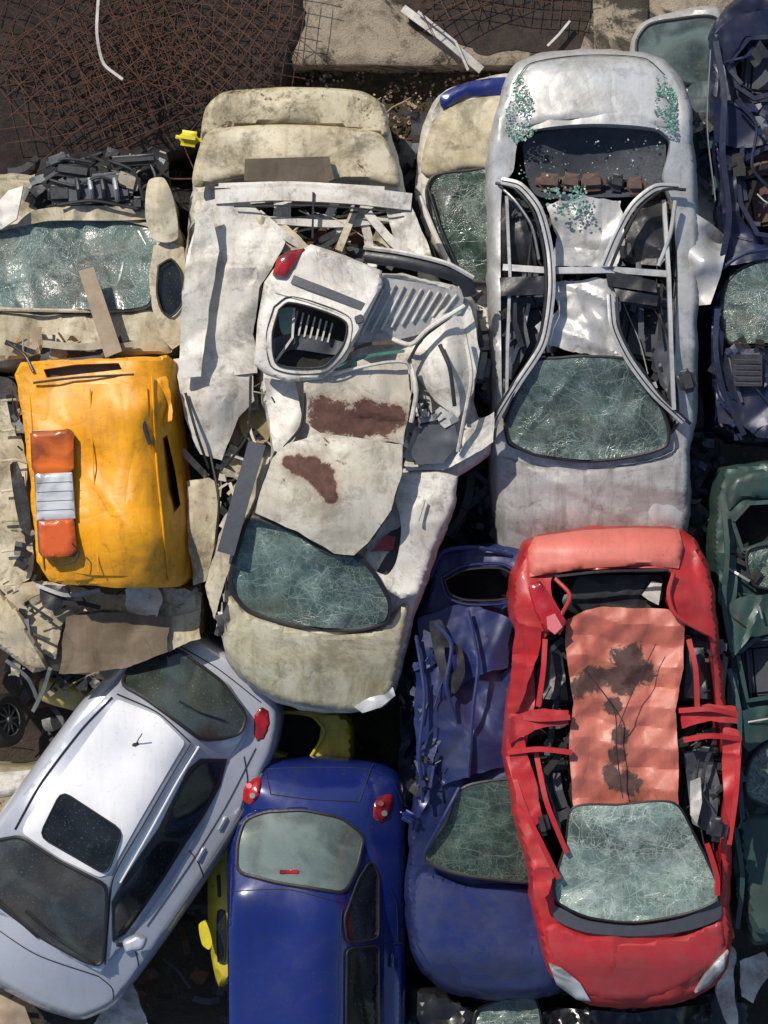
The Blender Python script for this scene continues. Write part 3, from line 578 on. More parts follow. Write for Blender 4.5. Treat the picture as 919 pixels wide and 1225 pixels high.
sheet(J,'side_panel',[(618,745),(648,752),(640,800),(622,850),(608,860),(612,790)],P_RED,z=2.74,cr=.06,crs=2,edge=4,step=4)
sheet(J,'side_panel',[(606,884),(626,882),(640,930),(650,980),(640,990),(618,960)],P_RED,z=2.74,cr=.06,crs=2,edge=3,step=4); sheet(J,'side_panel',[(866,872),(884,874),(882,940),(874,990),(866,960)],P_RED,z=2.72,cr=.05,crs=2,edge=3,step=4)
sheet(J,'side_panel',[(640,1040),(660,1040),(656,1070),(640,1076)],P_RED,z=2.76,cr=.05,crs=3,step=4)
for pl,m_ in (([(646,780),(672,775),(680,838),(650,836)],BLK),([(642,905),(668,930),(672,1000),(655,985)],BLK),([(822,775),(842,775),(848,836),(818,835)],BLK),([(818,900),(850,895),(862,940),(855,1000),(828,985)],GRY),([(626,905),(642,908),(650,960),(634,945)],GRY)): sheet(J,'door_panel',pl,m_,z=2.55,cr=.06,crs=3,step=4)
seat(J,655,955,2.35,10,BLK); seat(J,838,950,2.35,-8,BLK); seat(J,655,815,2.3,6,GRY); seat(J,832,808,2.3,-6,GRY)
junk(J,'torn_door_parts',[(640,780),(676,760),(684,850),(684,960),(672,1010),(640,960),(630,900)],2.3,2.7,40,[BLK,DARK,BLK,GRY,P_RED],.25,.9,7,pl=.14,main=1.5)
junk(J,'torn_door_parts',[(818,760),(848,770),(858,850),(868,930),(860,1000),(845,1040),(812,960),(806,900),(815,830)],2.3,2.7,42,[BLK,DARK,BLK,GRY,P_RED],.25,.9,8,pl=.14,main=1.5)
sheet(J,'deflated_airbag',[(826,935),(838,930),(840,960),(834,986),(826,975)],WHT,z=2.74,cr=.04,crs=4,step=3,smooth=False)
box(J,'mirror',858,992,2.8,.16,.2,.12,-10,BLK,.05); box(J,'mirror',648,985,2.75,.12,.2,.1,14,BLK,.04)
tube(J,'cable',[(700,800,2.84),(735,850,2.83),(738,900,2.83),(745,955,2.82)],.005,BLK); tube(J,'cable',[(785,770,2.84),(756,830,2.86),(740,870,2.83)],.004,BLK)
# ------------------------------------------------------------ I blue wreck
I=Thing('wrecked_car','crumpled dark blue saloon lying under the red hatchback','car',570,920,.8,G)
iz=prof([(640,1.9),(680,2.0),(760,1.95),(940,2.0),(1050,1.75),(1150,1.65),(1200,1.35)],575,95,.1)
hol=[(532,694),(556,682),(600,680),(614,690),(612,714),(560,718),(538,710)]; hol2=[(534,762),(548,770),(552,800),(540,806),(530,790)]
sheet(I,'body',[(512,700),(520,665),(545,655),(600,650),(640,660),(650,900),(665,1100),(672,1185),(630,1195),(560,1194),(520,1178),(492,1140),(486,1080),(490,1000),(498,940),(500,850),(492,790),(500,740)],P_BLU2,z=iz,holes=[hol,hol2],lip=8,lipd=.12,skirt=.8,cr=.075,crs=1.6,edge=4,step=4.5,smooth=True)
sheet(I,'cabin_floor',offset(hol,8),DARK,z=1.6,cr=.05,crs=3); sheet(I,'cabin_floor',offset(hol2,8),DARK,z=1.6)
tube(I,'window_frame',[(p[0],p[1],2.06) for p in hol]+[(hol[0][0],hol[0][1],2.06)],.012,BLK,.02); tube(I,'window_frame',[(p[0],p[1],2.06) for p in offset(hol,5)]+[(*offset(hol,5)[0],2.06)],.014,P_BLU2,.025)
sheet(I,'hood',[(492,1080),(505,1045),(560,1058),(640,1062),(655,1100),(664,1180),(625,1188),(560,1186),(522,1170),(500,1138)],P_BLUH,z=iz,dz=.05,cr=.05,crs=1.3,lip=6,lipd=.05,skirt=.05,step=4.5,smooth=True,label='dented blue bonnet with scratches')
wi=[(535,985),(548,950),(565,940),(620,934),(640,945),(642,1050),(590,1050),(540,1042),(510,1028),(512,1018)]
window(I,'windscreen',wi,iz,G_SH3,trim=4,dz=.16,cr=.045,crs=1.6)
sheet(I,'roof',[(512,810),(540,800),(580,812),(615,800),(622,880),(616,916),(570,925),(530,940),(510,920),(524,880)],P_BLU2,z=2.04,cr=.12,crs=1.7,edge=5,step=3.5,label='badly folded blue roof')
sheet(I,'rear_quarter_panel',[(500,740),(560,722),(612,738),(608,800),(560,812),(530,840),(505,820)],P_BLU2,z=2.04,cr=.1,crs=1.8,edge=5,step=3.5)
sheet(I,'door_skin',[(496,800),(520,790),(530,860),(515,930),(498,940)],P_BLU2,z=2.06,cr=.09,crs=2,edge=5,step=3.5)
for pts in ([(498,760,2.12),(508,830,2.18),(502,900,2.16),(506,960,2.05)],[(520,745,2.16),(540,770,2.22),(534,820,2.22),(545,860,2.16)],[(515,690,2.0),(530,660,2.05),(570,655,2.05),(612,664,2.0)],[(550,942,2.16),(530,980,2.14),(508,1020,1.98)],[(560,730,2.16),(572,790,2.2),(566,850,2.2),(560,930,2.16)]): tube(I,'body_pillar',pts,.018,P_BLU2,.014,6)
sheet(I,'crushed_door_frame',[(514,744),(528,742),(540,770),(552,775),(556,806),(544,830),(532,818),(522,790)],BLK,z=2.16,cr=.04,crs=3,step=3.5,holes=[[(532,775),(544,778),(546,800),(538,806)]])
junk(I,'torn_door_parts',[(500,740),(530,735),(535,800),(530,880),(515,960),(496,960),(498,850)],1.95,2.16,26,[NAVY,BLK,P_BLU2,GRY],.2,.7,9,pl=.16,main=1.5)
box(I,'mirror',489,977,1.95,.18,.1,.1,-30,P_BLU,.05)
# ------------------------------------------------------------ G blue car
Gc=Thing('parked_car','glossy blue coupe with intact rear window beside the silver hatchback','car',380,1100,.3,G)
bz=TPS([(272,960,1.4),(278,925,1.42),(300,912,1.42),(380,908,1.42),(450,914,1.4),(476,928,1.38),(487,960,1.35),(485,1100,1.3),(484,1280,1.3),(484,1440,1.3),(370,940,1.58),(295,945,1.56),(450,950,1.54),(272,1100,1.5),(273,1280,1.5),(274,1440,1.5),(370,1100,1.6),(370,1280,1.6),(370,1440,1.6),(464,1100,1.45),(464,1280,1.45),(465,1000,1.5)])
sheet(Gc,'body',rounded([(272,990),(276,926),(300,911),(380,907),(452,911),(480,926),(486,990),(486,1100),(485,1280),(484,1440),(275,1440),(274,1280),(272,1100)],14),P_BLU,z=bz,lip=10,lipd=.1,skirt=.75,step=5,cr=.004,smooth=False)
gz=TPS([(279,1010,1.72),(286,985,1.66),(300,970,1.62),(360,962,1.64),(420,978,1.6),(437,995,1.58),(452,1030,1.5),(458,1080,1.47),(459,1180,1.47),(459,1280,1.47),(459,1440,1.47),(274,1060,1.88),(274,1160,1.88),(276,1280,1.88),(276,1440,1.88),(284,1068,1.95),(345,1070,1.98),(410,1084,1.93),(412,1130,1.94),(413,1200,1.95),(413,1280,1.95),(413,1440,1.95),(340,1120,1.99),(340,1200,2.0),(340,1280,2.0),(340,1440,2.0)])
sheet(Gc,'roof',[(277,1015),(285,985),(302,969),(360,962),(418,976),(440,996),(452,1030),(459,1080),(460,1180),(460,1280),(460,1440),(276,1440),(275,1280),(274,1120)],P_BLU,z=gz,dz=.01,skirt=.06,lip=4,lipd=.02,step=5,smooth=False)
stube(Gc,'roof_seam',[(279,1066),(345,1064),(408,1080)],gz,.014,.004,RUB); stube(Gc,'roof_gutter',[(409,1088),(407,1130),(406,1200),(406,1275)],gz,.014,.005,RUB)
window(Gc,'rear_window',[(285,1042),(286,1008),(294,982),(318,973),(364,971),(408,980),(434,1000),(426,1036),(412,1067),(380,1062),(330,1054)],gz,G_BLUE,trim=4,dz=.025,rnd=9)
window(Gc,'side_window',[(444,1030),(452,1046),(452,1122),(416,1127),(413,1098),(430,1052)],gz,G_DRK,trim=2.5,dz=.03,rnd=7)
window(Gc,'side_window',[(416,1136),(452,1132),(454,1400),(414,1400)],gz,G_DRK,trim=2.5,dz=.03,rnd=6)
for cx,cy in ((300,946),(458,967)):
    g=sheet(Gc,'tail_light',[(cx-11,cy+12),(cx-9,cy-8),(cx+2,cy-16),(cx+12,cy-15),(cx+10,cy+4),(cx,cy+16)],L_RED,z=bz,dz=.03,skirt=.05,step=3,lip=3,lipd=.02)
    for d in (-6,6): sheet(Gc,'lamp_lens',[(cx+d*.35+math.cos(t)*3.6,cy+d+math.sin(t)*3.6) for t in np.linspace(0,6.28,9)[:-1]],L_PNK if d<0 else L_WHT,z=bz,dz=.042,skirt=.02,step=2,parent=g)
stube(Gc,'boot_seam',[(316,911),(324,950),(370,956),(430,959),(446,914)],bz,.004,.004,RUB,smooth=False)
stube(Gc,'bumper_seam',[(275,955),(287,934),(305,922),(370,918),(440,920),(468,932),(482,962)],bz,-.004,.003,RUB)
box(Gc,'brake_light',346,1043,at(gz,346,1043)+.035,.16,.035,.012,0,L_RED,.01); stube(Gc,'door_seam',[(482,1128),(470,1129),(456,1130)],bz,.008,.004,RUB); stube(Gc,'door_seam',[(466,1060),(474,1080),(476,1127)],bz,.008,.003,RUB)
box(Gc,'door_handle',469,1150,at(bz,469,1150)+.02,.03,.13,.03,0,P_BLU,.012)
for x,y in ((290,990),(470,990)): wheel(Gc,x,y,.75,.3,.19)
# ------------------------------------------------------------ F silver-grey hatchback
Fc=Thing('parked_car','fairly intact silver-grey hatchback with sunroof parked askew','car',160,985,.3,G)
fo=[(138,800),(160,768),(192,755),(240,760),(290,792),(326,828),(337,858),(330,895),(312,940),(284,995),(240,1062),(198,1124),(168,1166),(136,1206),(96,1222),(50,1208),(0,1182),(-60,1145),(-90,1080),(-50,1020),(-10,985),(20,945),(52,900),(98,838)]
fb=TPS([(150,785,1.6),(175,767,1.6),(240,762,1.62),(322,828,1.6),(334,880,1.55),(284,992,1.5),(198,1122,1.45),(98,1222,1.3),(0,1180,1.35),(-90,1080,1.35),(20,945,1.65),(100,835,1.68),(180,900,1.85),(100,1000,1.85),(262,930,1.66),(210,1050,1.58),(60,1160,1.58),(20,1135,1.62),(130,1160,1.53)])
sheet(Fc,'body',rounded(fo,12),P_GRY,z=fb,lip=10,lipd=.12,skirt=.8,flare=.02,step=5,cr=.003,smooth=False)
fpts=[(150,808,1.85),(165,785,1.8),(182,770,1.78),(216,777,1.76),(272,820,1.72),(298,862,1.68),(290,890,1.66),(274,910,1.64),(252,970,1.62),(215,1035,1.6),(160,1114,1.58),(120,1160,1.62),(60,1130,1.66),(0,1090,1.66),(-60,1050,1.63),(132,822,2.03),(92,872,2.03),(44,935,2.03),(0,998,1.92),
 (146,838,2.07),(190,858,2.08),(222,886,2.05),(112,880,2.08),(60,955,2.08),(28,995,2.06),(78,1028,2.07),(122,1054,2.03),(160,1000,2.06),(192,948,2.06),(130,940,2.09),(150,900,2.09),(100,990,2.08),(214,908,2.05),(-50,1010,1.8),(140,1030,2.03)]
fz=TPS(fpts)
sheet(Fc,'cabin_shell',[(142,818),(160,788),(182,768),(216,775),(272,818),(300,860),(292,888),(276,910),(254,970),(217,1036),(162,1116),(120,1163),(60,1134),(0,1094),(-60,1056),(-60,1015),(-4,996),(40,935),(90,868)],P_GRY,z=fz,dz=.015,skirt=.05,step=4.5,lip=3,lipd=.012,smooth=False)
sheet(Fc,'roof',rounded([(140,836),(190,856),(222,888),(200,925),(168,980),(132,1044),(120,1050),(74,1028),(26,996),(32,980),(80,918)],5),P_GRYR,z=fz,dz=.026,skirt=.014,step=4.5,smooth=False)
window(Fc,'rear_window',[(146,818),(162,790),(184,772),(216,780),(264,816),(294,856),(288,876),(268,882),(242,884),(205,856),(172,832)],fz,G_REAR,trim=4,dz=.034,rnd=8)
window(Fc,'windscreen',[(-50,1040),(-10,1008),(24,1002),(70,1032),(126,1060),(126,1090),(121,1154),(100,1148),(50,1120),(0,1082)],fz,G_WS,trim=4,dz=.034,rnd=8)
sheet(Fc,'side_window_surround',[(272,908),(264,940),(246,974),(222,1010),(196,1052),(162,1102),(150,1118),(135,1127),(134,1080),(150,1050),(190,992),(205,962),(226,920),(240,908)],RUB,z=fz,dz=.027,skirt=.012,smooth=False,step=4.5)
window(Fc,'side_window',[(268,912),(260,938),(243,970),(220,1003),(196,1002),(207,966),(228,926),(242,913)],fz,G_DRK,trim=0,dz=.034,rnd=5)
window(Fc,'side_window',[(192,1006),(217,1008),(194,1048),(161,1097),(149,1113),(138,1122),(138,1084),(152,1056)],fz,G_DRK,trim=0,dz=.034,rnd=5)
window(Fc,'sunroof',[(74,947),(146,994),(128,1046),(48,1000)],fz,G_DRK,trim=2,dz=.038,rnd=11)
stube(Fc,'roof_rail',[(228,890),(204,930),(172,986),(136,1050),(130,1100),(126,1154)],fz,.032,.008,RUB); stube(Fc,'roof_rail',[(134,834),(98,872),(48,938),(18,992)],fz,.026,.008,RUB)
stube(Fc,'roof_gutter',[(238,893),(214,932),(182,990),(144,1056)],fz,.03,.009,P_GRYR)
stube(Fc,'tailgate_seam',[(140,830),(188,852),(228,888)],fz,.028,.006,RUB)
tube(Fc,'antenna',[(163,890,2.14),(166,884,2.21),(170,878,2.27)],.005,BLK); box(Fc,'antenna_base',163,890,2.13,.07,.05,.03,20,BLK,.015)
sheet(Fc,'tail_light',[(303,878),(304,856),(312,844),(322,850),(324,866),(317,884),(308,888)],L_RED,z=fb,dz=.015,skirt=.06,step=3,smooth=False,lip=3,lipd=.02)
sheet(Fc,'mirror',rounded([(146,1126),(164,1118),(176,1124),(172,1136),(150,1140)],4),P_GRY,z=1.85,skirt=.1,step=3,smooth=False,lip=5,lipd=.04); stube(Fc,'mirror_arm',[(140,1130),(150,1130)],fz,.06,.02,BLK)
for pts in ([(222,1012),(236,1030),(244,1050)],[(292,905),(296,935),(288,968)],[(150,1122),(162,1138),(166,1156)],[(118,1168),(134,1182),(136,1196)],[(-40,1085),(40,1140),(118,1168)],[(196,762),(258,798),(312,840)],[(306,895),(270,965),(226,1036),(176,1108)]): stube(Fc,'door_seam',pts,fb,.006,.0045,RUB)
for a,b_ in ((240,1022),(266,985)): box(Fc,'door_handle',a,b_,at(fb,a,b_)+.02,.03,.14,.03,-30,P_GRY,.012)
stube(Fc,'rubbing_strip',[(314,925),(284,982),(240,1050),(198,1112)],fb,-.01,.014,GRY,.01)
stube(Fc,'wiper',[(112,1152),(60,1118),(30,1090)],fz,.055,.008,BLK); stube(Fc,'wiper',[(45,1122),(5,1086),(-20,1060)],fz,.055,.008,BLK); stube(Fc,'wiper',[(270,862),(240,852),(214,838)],fz,.055,.007,BLK)
for x,y in ((285,920),(150,1140)): wheel(Fc,x,y,.8,.31,.2,-32)
# ------------------------------------------------------------ H lime yellow car
Hc=Thing('wrecked_car','lime-yellow car mostly hidden under neighbouring cars','car',330,980,.2,G)
sheet(Hc,'body',[(250,1020),(262,960),(300,880),(320,850),(370,846),(418,858),(424,915),(420,1000),(300,1100),(280,1170),(262,1180),(250,1120)],P_YEL2,z=1.05,holes=[[(322,870),(335,855),(372,858),(384,870),(372,905),(330,900)]],lip=8,lipd=.1,skirt=.7,cr=.03,crs=2)
sheet(Hc,'cabin_floor',[(315,850),(390,850),(390,915),(315,915)],DARK,z=.8)
tube(Hc,'window_frame',[(376,858,1.1),(388,875,1.1),(370,908,1.05)],.014,P_YEL2)
YB=plain('bright_yellow',(.6,.5,.02),.4)
sheet(Hc,'mirror',[(238,1106),(246,1102),(254,1128),(250,1136),(242,1130)],YB,z=1.25,skirt=.08,step=3); box(Hc,'door_handle',262,1060,1.05,.03,.2,.03,3,BLK,.01)
window(Hc,'side_window',[(262,1090),(268,1090),(268,1150),(262,1150)],flat(1.06),G_DRK,trim=2)
# ------------------------------------------------------------ C yellow van
Cc=Thing('crushed_van','bright yellow service vehicle roof with orange and white light bar','van',120,565,1.5,G)
cz=TPS([(22,440,2.5),(120,430,2.53),(200,426,2.5),(214,480,2.2),(220,560,2.15),(227,640,2.12),(222,695,2.12),(196,480,2.56),(204,640,2.54),(110,700,2.5),(45,690,2.5),(34,600,2.52),(28,500,2.52),(180,450,2.57),(186,560,2.58),(194,660,2.57),(110,560,2.59),(60,560,2.57)])
sl=[(194,524),(200,520),(210,565),(216,604),(208,614),(200,585)]; ut=[(52,442),(90,436),(142,434),(146,442),(92,448),(56,452)]
sheet(Cc,'body',[(18,448),(26,434),(60,430),(120,430),(200,424),(210,432),(214,455),(212,500),(219,560),(226,640),(224,690),(214,702),(160,703),(110,701),(60,696),(44,672),(40,620),(34,560),(27,500)],P_YEL,z=cz,holes=[sl,ut],lip=2,lipd=.02,skirt=.7,cr=.04,crs=1.4,edge=3,step=4,smooth=False,hs_smooth=False,ang=24)
sheet(Cc,'roof',[(42,470),(50,460),(150,459),(176,464),(182,560),(196,684),(188,690),(110,688),(66,682),(56,640),(48,560)],P_YEL,z=cz,dz=.03,cr=.045,crs=1.1,skirt=.03,step=3.5,smooth=False,fine=.25,ang=20,label='dented yellow roof with scratches')
sheet(Cc,'cabin_floor',offset(sl,8),DARK,z=2.0); sheet(Cc,'cabin_floor',offset(ut,8),GRY,z=2.42,cr=.04,crs=4)
sheet(Cc,'side_step_panel',[(188,455),(200,450),(206,500),(196,512),(190,490)],P_YEL,z=2.52,cr=.05,crs=2,step=3.5,edge=4)
tube(Cc,'roof_rib',[(108,466,2.655),(112,560,2.66),(118,684,2.64)],.006,P_YEL,smooth=False); stube(Cc,'gutter',[(182,450),(188,560),(202,694)],cz,.035,.009,P_YEL,.012); stube(Cc,'gutter',[(36,470),(42,560),(52,680)],cz,.02,.008,P_YEL,.012)
tube(Cc,'window_frame',[(166,478,2.68),(170,500,2.7),(180,532,2.68)],.02,BLK,.01); tube(Cc,'front_trim',[(40,458,2.58),(90,452,2.6),(160,448,2.6)],.01,BLK,.008)
sheet(Cc,'torn_split',[(133,474),(138,472),(141,492),(138,508),(142,520),(137,514),(134,492)],DARK,z=2.69,skirt=.01,step=3,smooth=False); sheet(Cc,'torn_split',[(140,570),(150,572),(148,582),(142,580),(140,590),(137,580)],DARK,z=2.69,skirt=.01,step=3,smooth=False)
LB=sheet(Cc,'light_bar',[(38,516),(84,514),(92,660),(88,666),(50,666),(46,660)],GRY,z=2.67,smooth=False,skirt=.08,step=8)
sheet(Cc,'orange_lamp_lens',[(36,518),(82,513),(88,520),(88,560),(84,565),(42,567),(38,560)],L_ORG,z=2.73,smooth=False,skirt=.07,step=4,lip=3,lipd=.02,parent=LB)
sheet(Cc,'white_lamp_lens',[(42,567),(86,565),(90,620),(44,623)],L_WHT,z=2.73,smooth=False,skirt=.06,step=4,lip=3,lipd=.015,parent=LB)
sheet(Cc,'orange_lamp_lens',[(46,623),(88,620),(92,658),(86,665),(54,668),(48,660)],L_ORD,z=2.73,smooth=False,skirt=.06,step=4,lip=3,lipd=.02,parent=LB)
for k in range(4): tube(Cc,'lamp_divider',[(44,578+k*11,2.732),(88,576+k*11,2.732)],.0022,GRY,.002,parent=LB)
tube(Cc,'cable',[(86,650,2.78),(95,660,2.74),(90,672,2.72),(70,676,2.7)],.006,BLK)
tube(Cc,'tow_hook',[(40,445,2.55),(30,425,2.5),(10,410,2.4)],.012,BLK)
junk(Cc,'torn_side_trim',[(8,460),(28,450),(38,560),(44,690),(20,690),(20,560)],1.9,2.2,20,[BLK,GRY,CREAMP],.3,.9,21,main=1.5,pl=.2)
sheet(Cc,'black_window_seal',[(12,556),(20,552),(34,600),(36,640),(24,630)],BLK,z=2.2,cr=.04,crs=3,step=4)
# ------------------------------------------------------------ D beige car upper left
Dc=Thing('wrecked_car','crushed beige car with shattered windscreen and open engine bay','car',90,320,1.2,G)
sheet(Dc,'body',[(-90,250),(-60,215),(60,205),(170,212),(200,225),(216,290),(222,360),(218,415),(205,440),(100,445),(-90,445)],P_CRM,z=1.85,lip=10,lipd=.12,skirt=.8,cr=.07,crs=1.7,edge=5)
sheet(Dc,'engine_bay',[(50,190),(110,178),(200,182),(205,215),(190,262),(60,262),(30,240)],DARK,z=1.9,cr=.06,crs=3,edge=6)
junk(Dc,'engine_parts',[(52,185),(120,180),(200,180),(176,215),(172,262),(60,262),(20,250)],1.95,2.15,75,[BLK,BLK,DARK,GRY,CREAMP,ALU,RUST],.15,.6,31,wmax=.025,pl=.14,main=.1)
ENG=box(Dc,'engine_block',118,226,2.16,.55,.24,.16,6,GRY,.03)
for k in range(4): tube(Dc,'intake_pipe',[(92+k*15,214,2.26),(94+k*15,226,2.3),(96+k*15,240,2.22)],.022,ALU if k%2 else BLK,parent=ENG)
for a in ((160,192,.4,.09,4,BLK),(88,204,.3,.12,-8,BLK),(72,232,.2,.15,2,BLK),(152,218,.2,.16,-14,CREAMP),(70,192,.2,.1,20,GRY),(165,244,.12,.12,0,BLK)): box(Dc,'engine_cover',a[0],a[1],2.2,a[2],a[3],.1,a[4],a[5],.03)
sheet(Dc,'bonnet_slam_panel',[(40,252),(100,246),(172,250),(174,262),(60,264),(20,270)],P_CRM,z=2.18,cr=.05,crs=3,step=4,skirt=.05)
for pts in ([(60,215,2.25),(90,222,2.27),(120,212,2.28),(150,224,2.25)],[(130,192,2.28),(160,205,2.28),(172,240,2.25)],[(70,245,2.24),(110,240,2.26),(165,250,2.24)],[(180,196,2.2),(186,214,2.25),(170,226,2.25),(176,250,2.2)],[(55,200,2.2),(76,190,2.25),(110,194,2.25)]): tube(Dc,'hose',pts,.013,BLK)
dw=[(-60,290),(0,276),(60,264),(130,262),(180,272),(188,284),(184,325),(176,364),(120,370),(0,368),(-60,365)]
window(Dc,'windscreen',dw,TPS([(-60,290,2.1),(0,276,2.15),(188,275,2.12),(176,364,2.25),(0,368,2.28),(90,310,2.18)]),G_SH1,trim=4,cr=.055,crs=1.5,tm=P_CRM)
sheet(Dc,'roof',[(-60,374),(0,372),(120,376),(178,370),(198,392),(206,420),(160,424),(90,420),(0,432),(-60,432)],P_CRM,z=2.25,cr=.05,crs=1.6,edge=4,lip=4,lipd=.03,skirt=.04,label='flattened cream roof speckled with rust')
sheet(Dc,'front_wing',[(178,216),(196,213),(208,240),(213,284),(200,290),(184,286),(174,258)],P_CRM,z=2.35,ctrl=[(192,250,2.42)],cr=.03,crs=2,skirt=.05,step=4)
sheet(Dc,'front_wing',[(-10,250),(10,228),(28,222),(20,262),(2,274),(-20,276)],P_WHT,z=2.3,cr=.04,crs=3,skirt=.04,step=4,smooth=False)
dd=[(190,318),(205,310),(216,325),(218,362),(205,378),(194,372),(188,350)]
sheet(Dc,'door',[(184,294),(200,288),(220,296),(226,350),(222,408),(206,418),(192,404),(182,368),(178,330)],P_CRM,z=2.3,holes=[dd],cr=.02,skirt=.06,step=4,smooth=False)
sheet(Dc,'door_window',offset(dd,2),G_DRK,z=2.26,cr=.02,skirt=.01); tube(Dc,'door_window_seal',[(p[0],p[1],2.32) for p in dd]+[(*dd[0],2.32)],.01,BLK)
T=Thing('wooden_board','weathered wooden board lying across the beige roof','board',120,372,2.4); sheet(T,'plank',[(94,324),(112,319),(146,420),(126,428)],WOOD,z=2.5,smooth=False,skirt=.03,step=8)
junk(Dc,'bent_strips',[(0,400),(60,395),(140,400),(200,410),(190,430),(40,436),(0,440)],2.25,2.4,20,[CREAMP,RUST,BLK,P_YEL,WOOD],.3,.8,33,pl=.16,main=.1)
# ------------------------------------------------------------ E lower-left beige scrap car
Ec=Thing('wrecked_car','flattened dirty beige car with torn panels under the yellow van','car',110,750,.8,G)
sheet(Ec,'body',[(-90,450),(10,452),(60,600),(60,690),(200,695),(240,700),(242,755),(180,775),(140,815),(60,800),(0,770),(-90,760)],P_CRD,z=1.6,lip=12,lipd=.1,skirt=.7,cr=.09,crs=1.7,edge=6)
sheet(Ec,'side_panel',[(-60,455),(14,455),(26,520),(34,600),(38,690),(0,700),(-60,700)],P_CRM,z=1.85,cr=.05,crs=1.4,edge=4)
for k in range(6): tube(Ec,'panel_rib',[(2,480+k*36,1.93),(18,478+k*36,1.95),(33,482+k*36,1.91)],.012,P_CRM,.01)
sheet(Ec,'rear_panel',[(0,700),(50,694),(130,712),(220,702),(242,712),(238,752),(196,742),(130,728),(80,735),(66,790),(30,775),(0,745)],P_CRM,z=1.88,cr=.09,crs=1.7,edge=5,step=4,label='torn beige rear panel')
sheet(Ec,'bumper',[(-60,706),(0,702),(22,730),(44,770),(60,800),(40,806),(0,775),(-60,760)],P_CRM,z=1.95,cr=.055,crs=1.6,edge=4,lip=5,lipd=.05,skirt=.15,step=4)
sheet(Ec,'wheel_arch',[(150,700),(188,700),(196,716),(188,738),(160,740),(150,722)],P_WHT,z=1.98,cr=.07,crs=2.5,edge=4,step=3.5); sheet(Ec,'rear_panel',[(200,742),(240,728),(240,764),(204,778),(190,764)],P_CRM,z=1.92,cr=.08,crs=2,edge=5,step=4)
sheet(Ec,'torn_flap',[(50,700),(84,704),(72,730),(54,726),(46,712)],BLK,z=2.0,cr=.05,crs=3,edge=4,step=4)
for pts in ([(44,700,2.0),(80,712,2.05),(120,706,2.02)],[(8,790,1.7),(34,812,1.6),(46,838,1.4)],[(196,704,2.0),(220,716,2.05),(236,704,2.0)],[(60,800,1.9),(52,826,1.6),(40,850,1.3)]): tube(Ec,'bent_bar',pts,.016,ALU,.014,4)
sheet(Ec,'floor_panel',[(78,738),(120,732),(205,738),(200,780),(150,800),(72,806)],paint('brown_dirty_metal',(.19,.14,.09),.9,(.09,.06,.035),.4,moss=.4),z=2.0,cr=.05,crs=1.6,smooth=False,edge=4,label='brown rusty floor panel')
sheet(Ec,'valance_panel',[(50,812),(90,820),(140,842),(130,858),(80,848),(48,836)],paint('ochre_paint',(.4,.34,.12),.6,(.2,.16,.05)),z=1.2,lip=6,lipd=.05,skirt=.15,cr=.03)
junk(Ec,'torn_metal_strips',[(0,690),(60,690),(230,700),(235,745),(190,735),(70,735),(60,800),(0,760)],1.85,2.02,22,[BLK,P_CRD,DARK,ALU,RUST],.3,.9,41,wmax=.02,pl=.14,main=.1)
junk(Ec,'torn_metal_strips',[(10,780),(80,800),(140,800),(150,830),(60,830),(10,810)],1.2,1.7,24,[BLK,P_CRD,CREAMP,RUST],.2,.6,42,pl=.22)
T=Thing('car_wheel','old dirty car wheel with spoked rim lying among the scrap','wheel',8,862,.4); wheel(T,2,862,.7,.24,.2,10,60)
# ------------------------------------------------------------ A cream van
Ac=Thing('crushed_van','long weathered white van with torn front lying under the white wreck','van',350,330,1.0,G)
sheet(Ac,'body',[(228,240),(236,190),(247,128),(268,110),(350,105),(436,110),(460,126),(474,180),(490,240),(520,320),(560,420),(560,520),(480,560),(300,560),(215,470),(215,350)],P_WHT,z=prof([(100,1.75),(130,1.95),(560,1.9)],350,130,.1),lip=10,lipd=.12,skirt=.8,cr=.07,crs=1.8,edge=4,holes=[[(262,252),(480,252),(500,330),(480,420),(350,440),(300,400),(310,330)]])
sheet(Ac,'floor',[(240,240),(500,240),(530,330),(500,440),(340,460),(280,420)],DARK,z=1.55,cr=.08,crs=3)
sheet(Ac,'rear_bumper',[(243,166),(246,130),(266,111),(310,106),(350,104),(432,109),(458,126),(464,162),(400,152),(350,148),(290,152)],paint('mottled_cream_paint',(.62,.56,.4),.75,(.24,.17,.07),.5,.5,0,.7,moss=.95,wrk=.2),z=2.05,ctrl=[(350,128,2.12)],lip=4,lipd=.05,skirt=.1,cr=.025,crs=1.4,step=5,smooth=True)
sheet(Ac,'hood',[(232,222),(238,178),(250,157),(300,150),(350,149),(410,152),(454,160),(470,182),(478,222),(440,216),(398,214),(290,212)],P_CRM,z=2.12,ctrl=[(350,180,2.19)],lip=4,lipd=.04,skirt=.06,cr=.03,crs=1.3,smooth=True)
sheet(Ac,'rusty_grille_panel',[(293,190),(394,187),(400,214),(392,218),(292,216)],paint('brown_grime',(.1,.07,.04),.8,(.045,.033,.02),.5),z=2.25,cr=.015,smooth=False,skirt=.03)
tube(Ac,'cross_member',[(258,234,2.3),(330,230,2.34),(420,234,2.34),(492,242,2.3)],.07,P_WHT,.03,4,True); tube(Ac,'cross_member',[(262,222,2.28),(350,220,2.3),(460,226,2.28)],.018,P_WHT,.02,4); tube(Ac,'black_trim',[(280,247,2.36),(380,246,2.38),(480,254,2.35)],.008,BLK); tube(Ac,'black_trim',[(250,226,2.33),(350,224,2.35),(480,230,2.33)],.006,BLK)
tube(Ac,'cross_member',[(300,262,2.2),(400,268,2.24),(470,262,2.2)],.03,P_WHT,.03,4)
